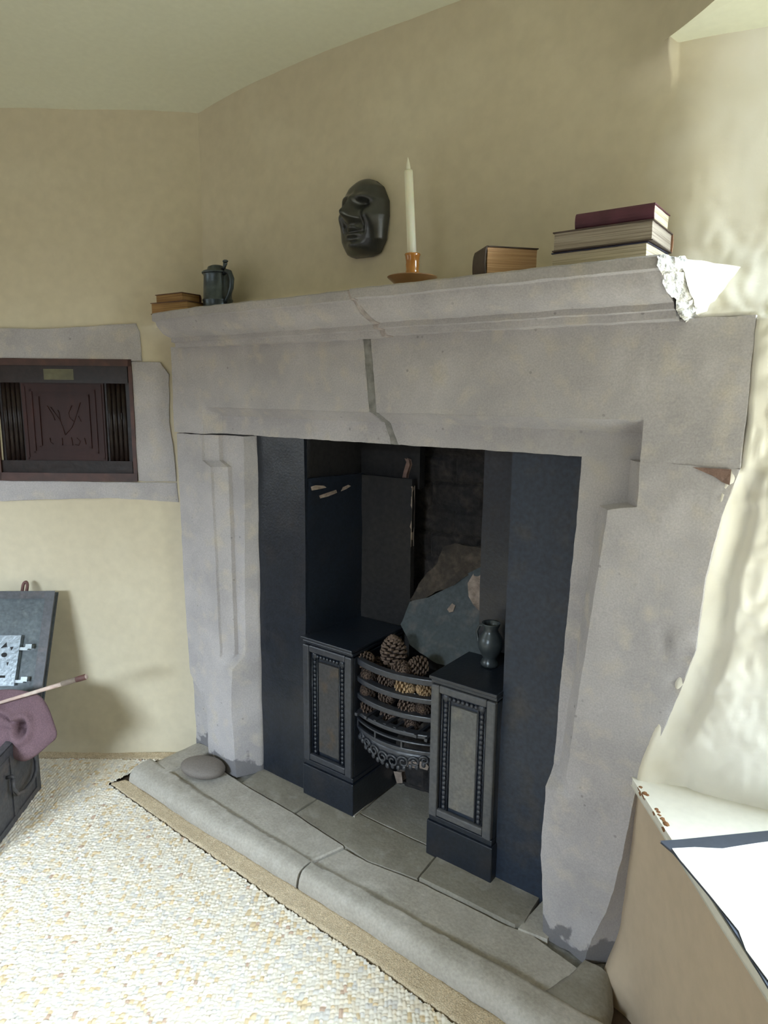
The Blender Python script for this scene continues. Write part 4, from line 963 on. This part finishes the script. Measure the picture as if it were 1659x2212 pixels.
me.materials.append(M['carpet']); o=bpy.data.objects.new('looped_pile',me); COL.objects.link(o); o.parent=CP
# unseen rest of the carpet, cut short so the dark floor bounces less light
mb=MB(); mb.prism([(-1.5,-1.05,FZ-.006),(-.9,-1.9,FZ-.006),(1.3,-1.9,FZ-.006),(2.2,-1.35,FZ-.006),(1.5,-.32,FZ-.006),(-.36,-.27,FZ-.006),(-.62,-.32,FZ-.006)],(0,0,.004)); mb.build('backing',M['binding'],CP)
# bindings
def strip(pts,wv,name,label,par):
    rr=[]
    for (x,y),(wx,wy) in zip(pts,wv):
        rr.append([(x,y,FZ-.006),(x,y,FZ+.001),(x+wx*.04,y+wy*.04,FZ+.004),(x+wx*.96,y+wy*.96,FZ+.004),(x+wx,y+wy,FZ+.001),(x+wx,y+wy,FZ-.006)])
    V,Fc=loft(rr,.01); V=rough(V,[(20,.0022),(60,.0012)],3); o=mesh(name,V,Fc,M['binding'],par); smooth_angle(o,60); return o
strip([(x_,y_+.0035) for x_,y_ in LINE[:5]]+[(1.40,LINE[4][1]-.006)],[(.02,.048),(.01,.058),(0,.066),(0,.070),(0,.068),(0,.06)],'binding_strip','',CP)
strip([tuple(LP(s,0,.052)[:2]) for s in (.03,.3,.5,.7,.95)],[tuple(-LN[:2]*.045)]*5,'binding_strip','',CP)
# ------------------------------------------------------------------ light
def area(name,loc,size,size_y,direction,power,color):
    l=bpy.data.lights.new(name,'AREA'); l.shape='RECTANGLE'; l.size=size; l.size_y=size_y; l.energy=power; l.color=color
    o=bpy.data.objects.new(name,l); COL.objects.link(o); o.location=loc
    o.rotation_euler=Vector(direction).to_track_quat('-Z','Y').to_euler(); return o
def window_light(name,c,dh,w,h,sky,ground,out=1.5,z0=1.65,z1=4.1,skyw=2.6,skyc=(.73,.87,1.)):
    """overcast sky seen through the opening (panel outside, above the horizon) and light thrown up from the ground outside"""
    d=np.array(dh,float); d/=np.linalg.norm(d); zc=(z0+z1)/2
    area(name+'_sky',(c[0]-d[0]*out,c[1]-d[1]*out,zc),skyw,z1-z0,(d[0]*out,d[1]*out,1.2-zc),sky,skyc)
    area(name+'_ground',(c[0]+d[0]*.05,c[1]+d[1]*.05,c[2]),w,h*.9,(d[0],d[1],.6),ground,(.95,.93,.70))
wc=(P1+P2)/2
window_light('daylight_window',(wc[0],wc[1],1.25),(-.8,-.6),.72,1.2,1450,9,1.0,1.5,3.9,2.2)
wl=(A*(1-1.1/3.3)+B*(1.1/3.3))
window_light('daylight_far_window',(wl[0],wl[1],1.28),(.8,.6),1.25,1.1,260,3)
wb_=B+(Cc-B)*(1.6/np.linalg.norm(Cc-B))
window_light('daylight_back_window',(wb_[0],wb_[1],1.25),FH,1.3,1.1,1950,3)
wd=bpy.data.worlds.new('sky'); SC.world=wd; wd.use_nodes=True; bg=wd.node_tree.nodes['Background']; bg.inputs[0].default_value=(.85,.92,1,1); bg.inputs[1].default_value=1.0
SC.view_settings.view_transform='Standard'; SC.view_settings.look='None'; SC.view_settings.gamma=1; SC.view_settings.use_curve_mapping=False
SC.view_settings.exposure=0.08
SC.cycles.max_bounces=8; SC.cycles.diffuse_bounces=5; SC.cycles.use_denoising=True
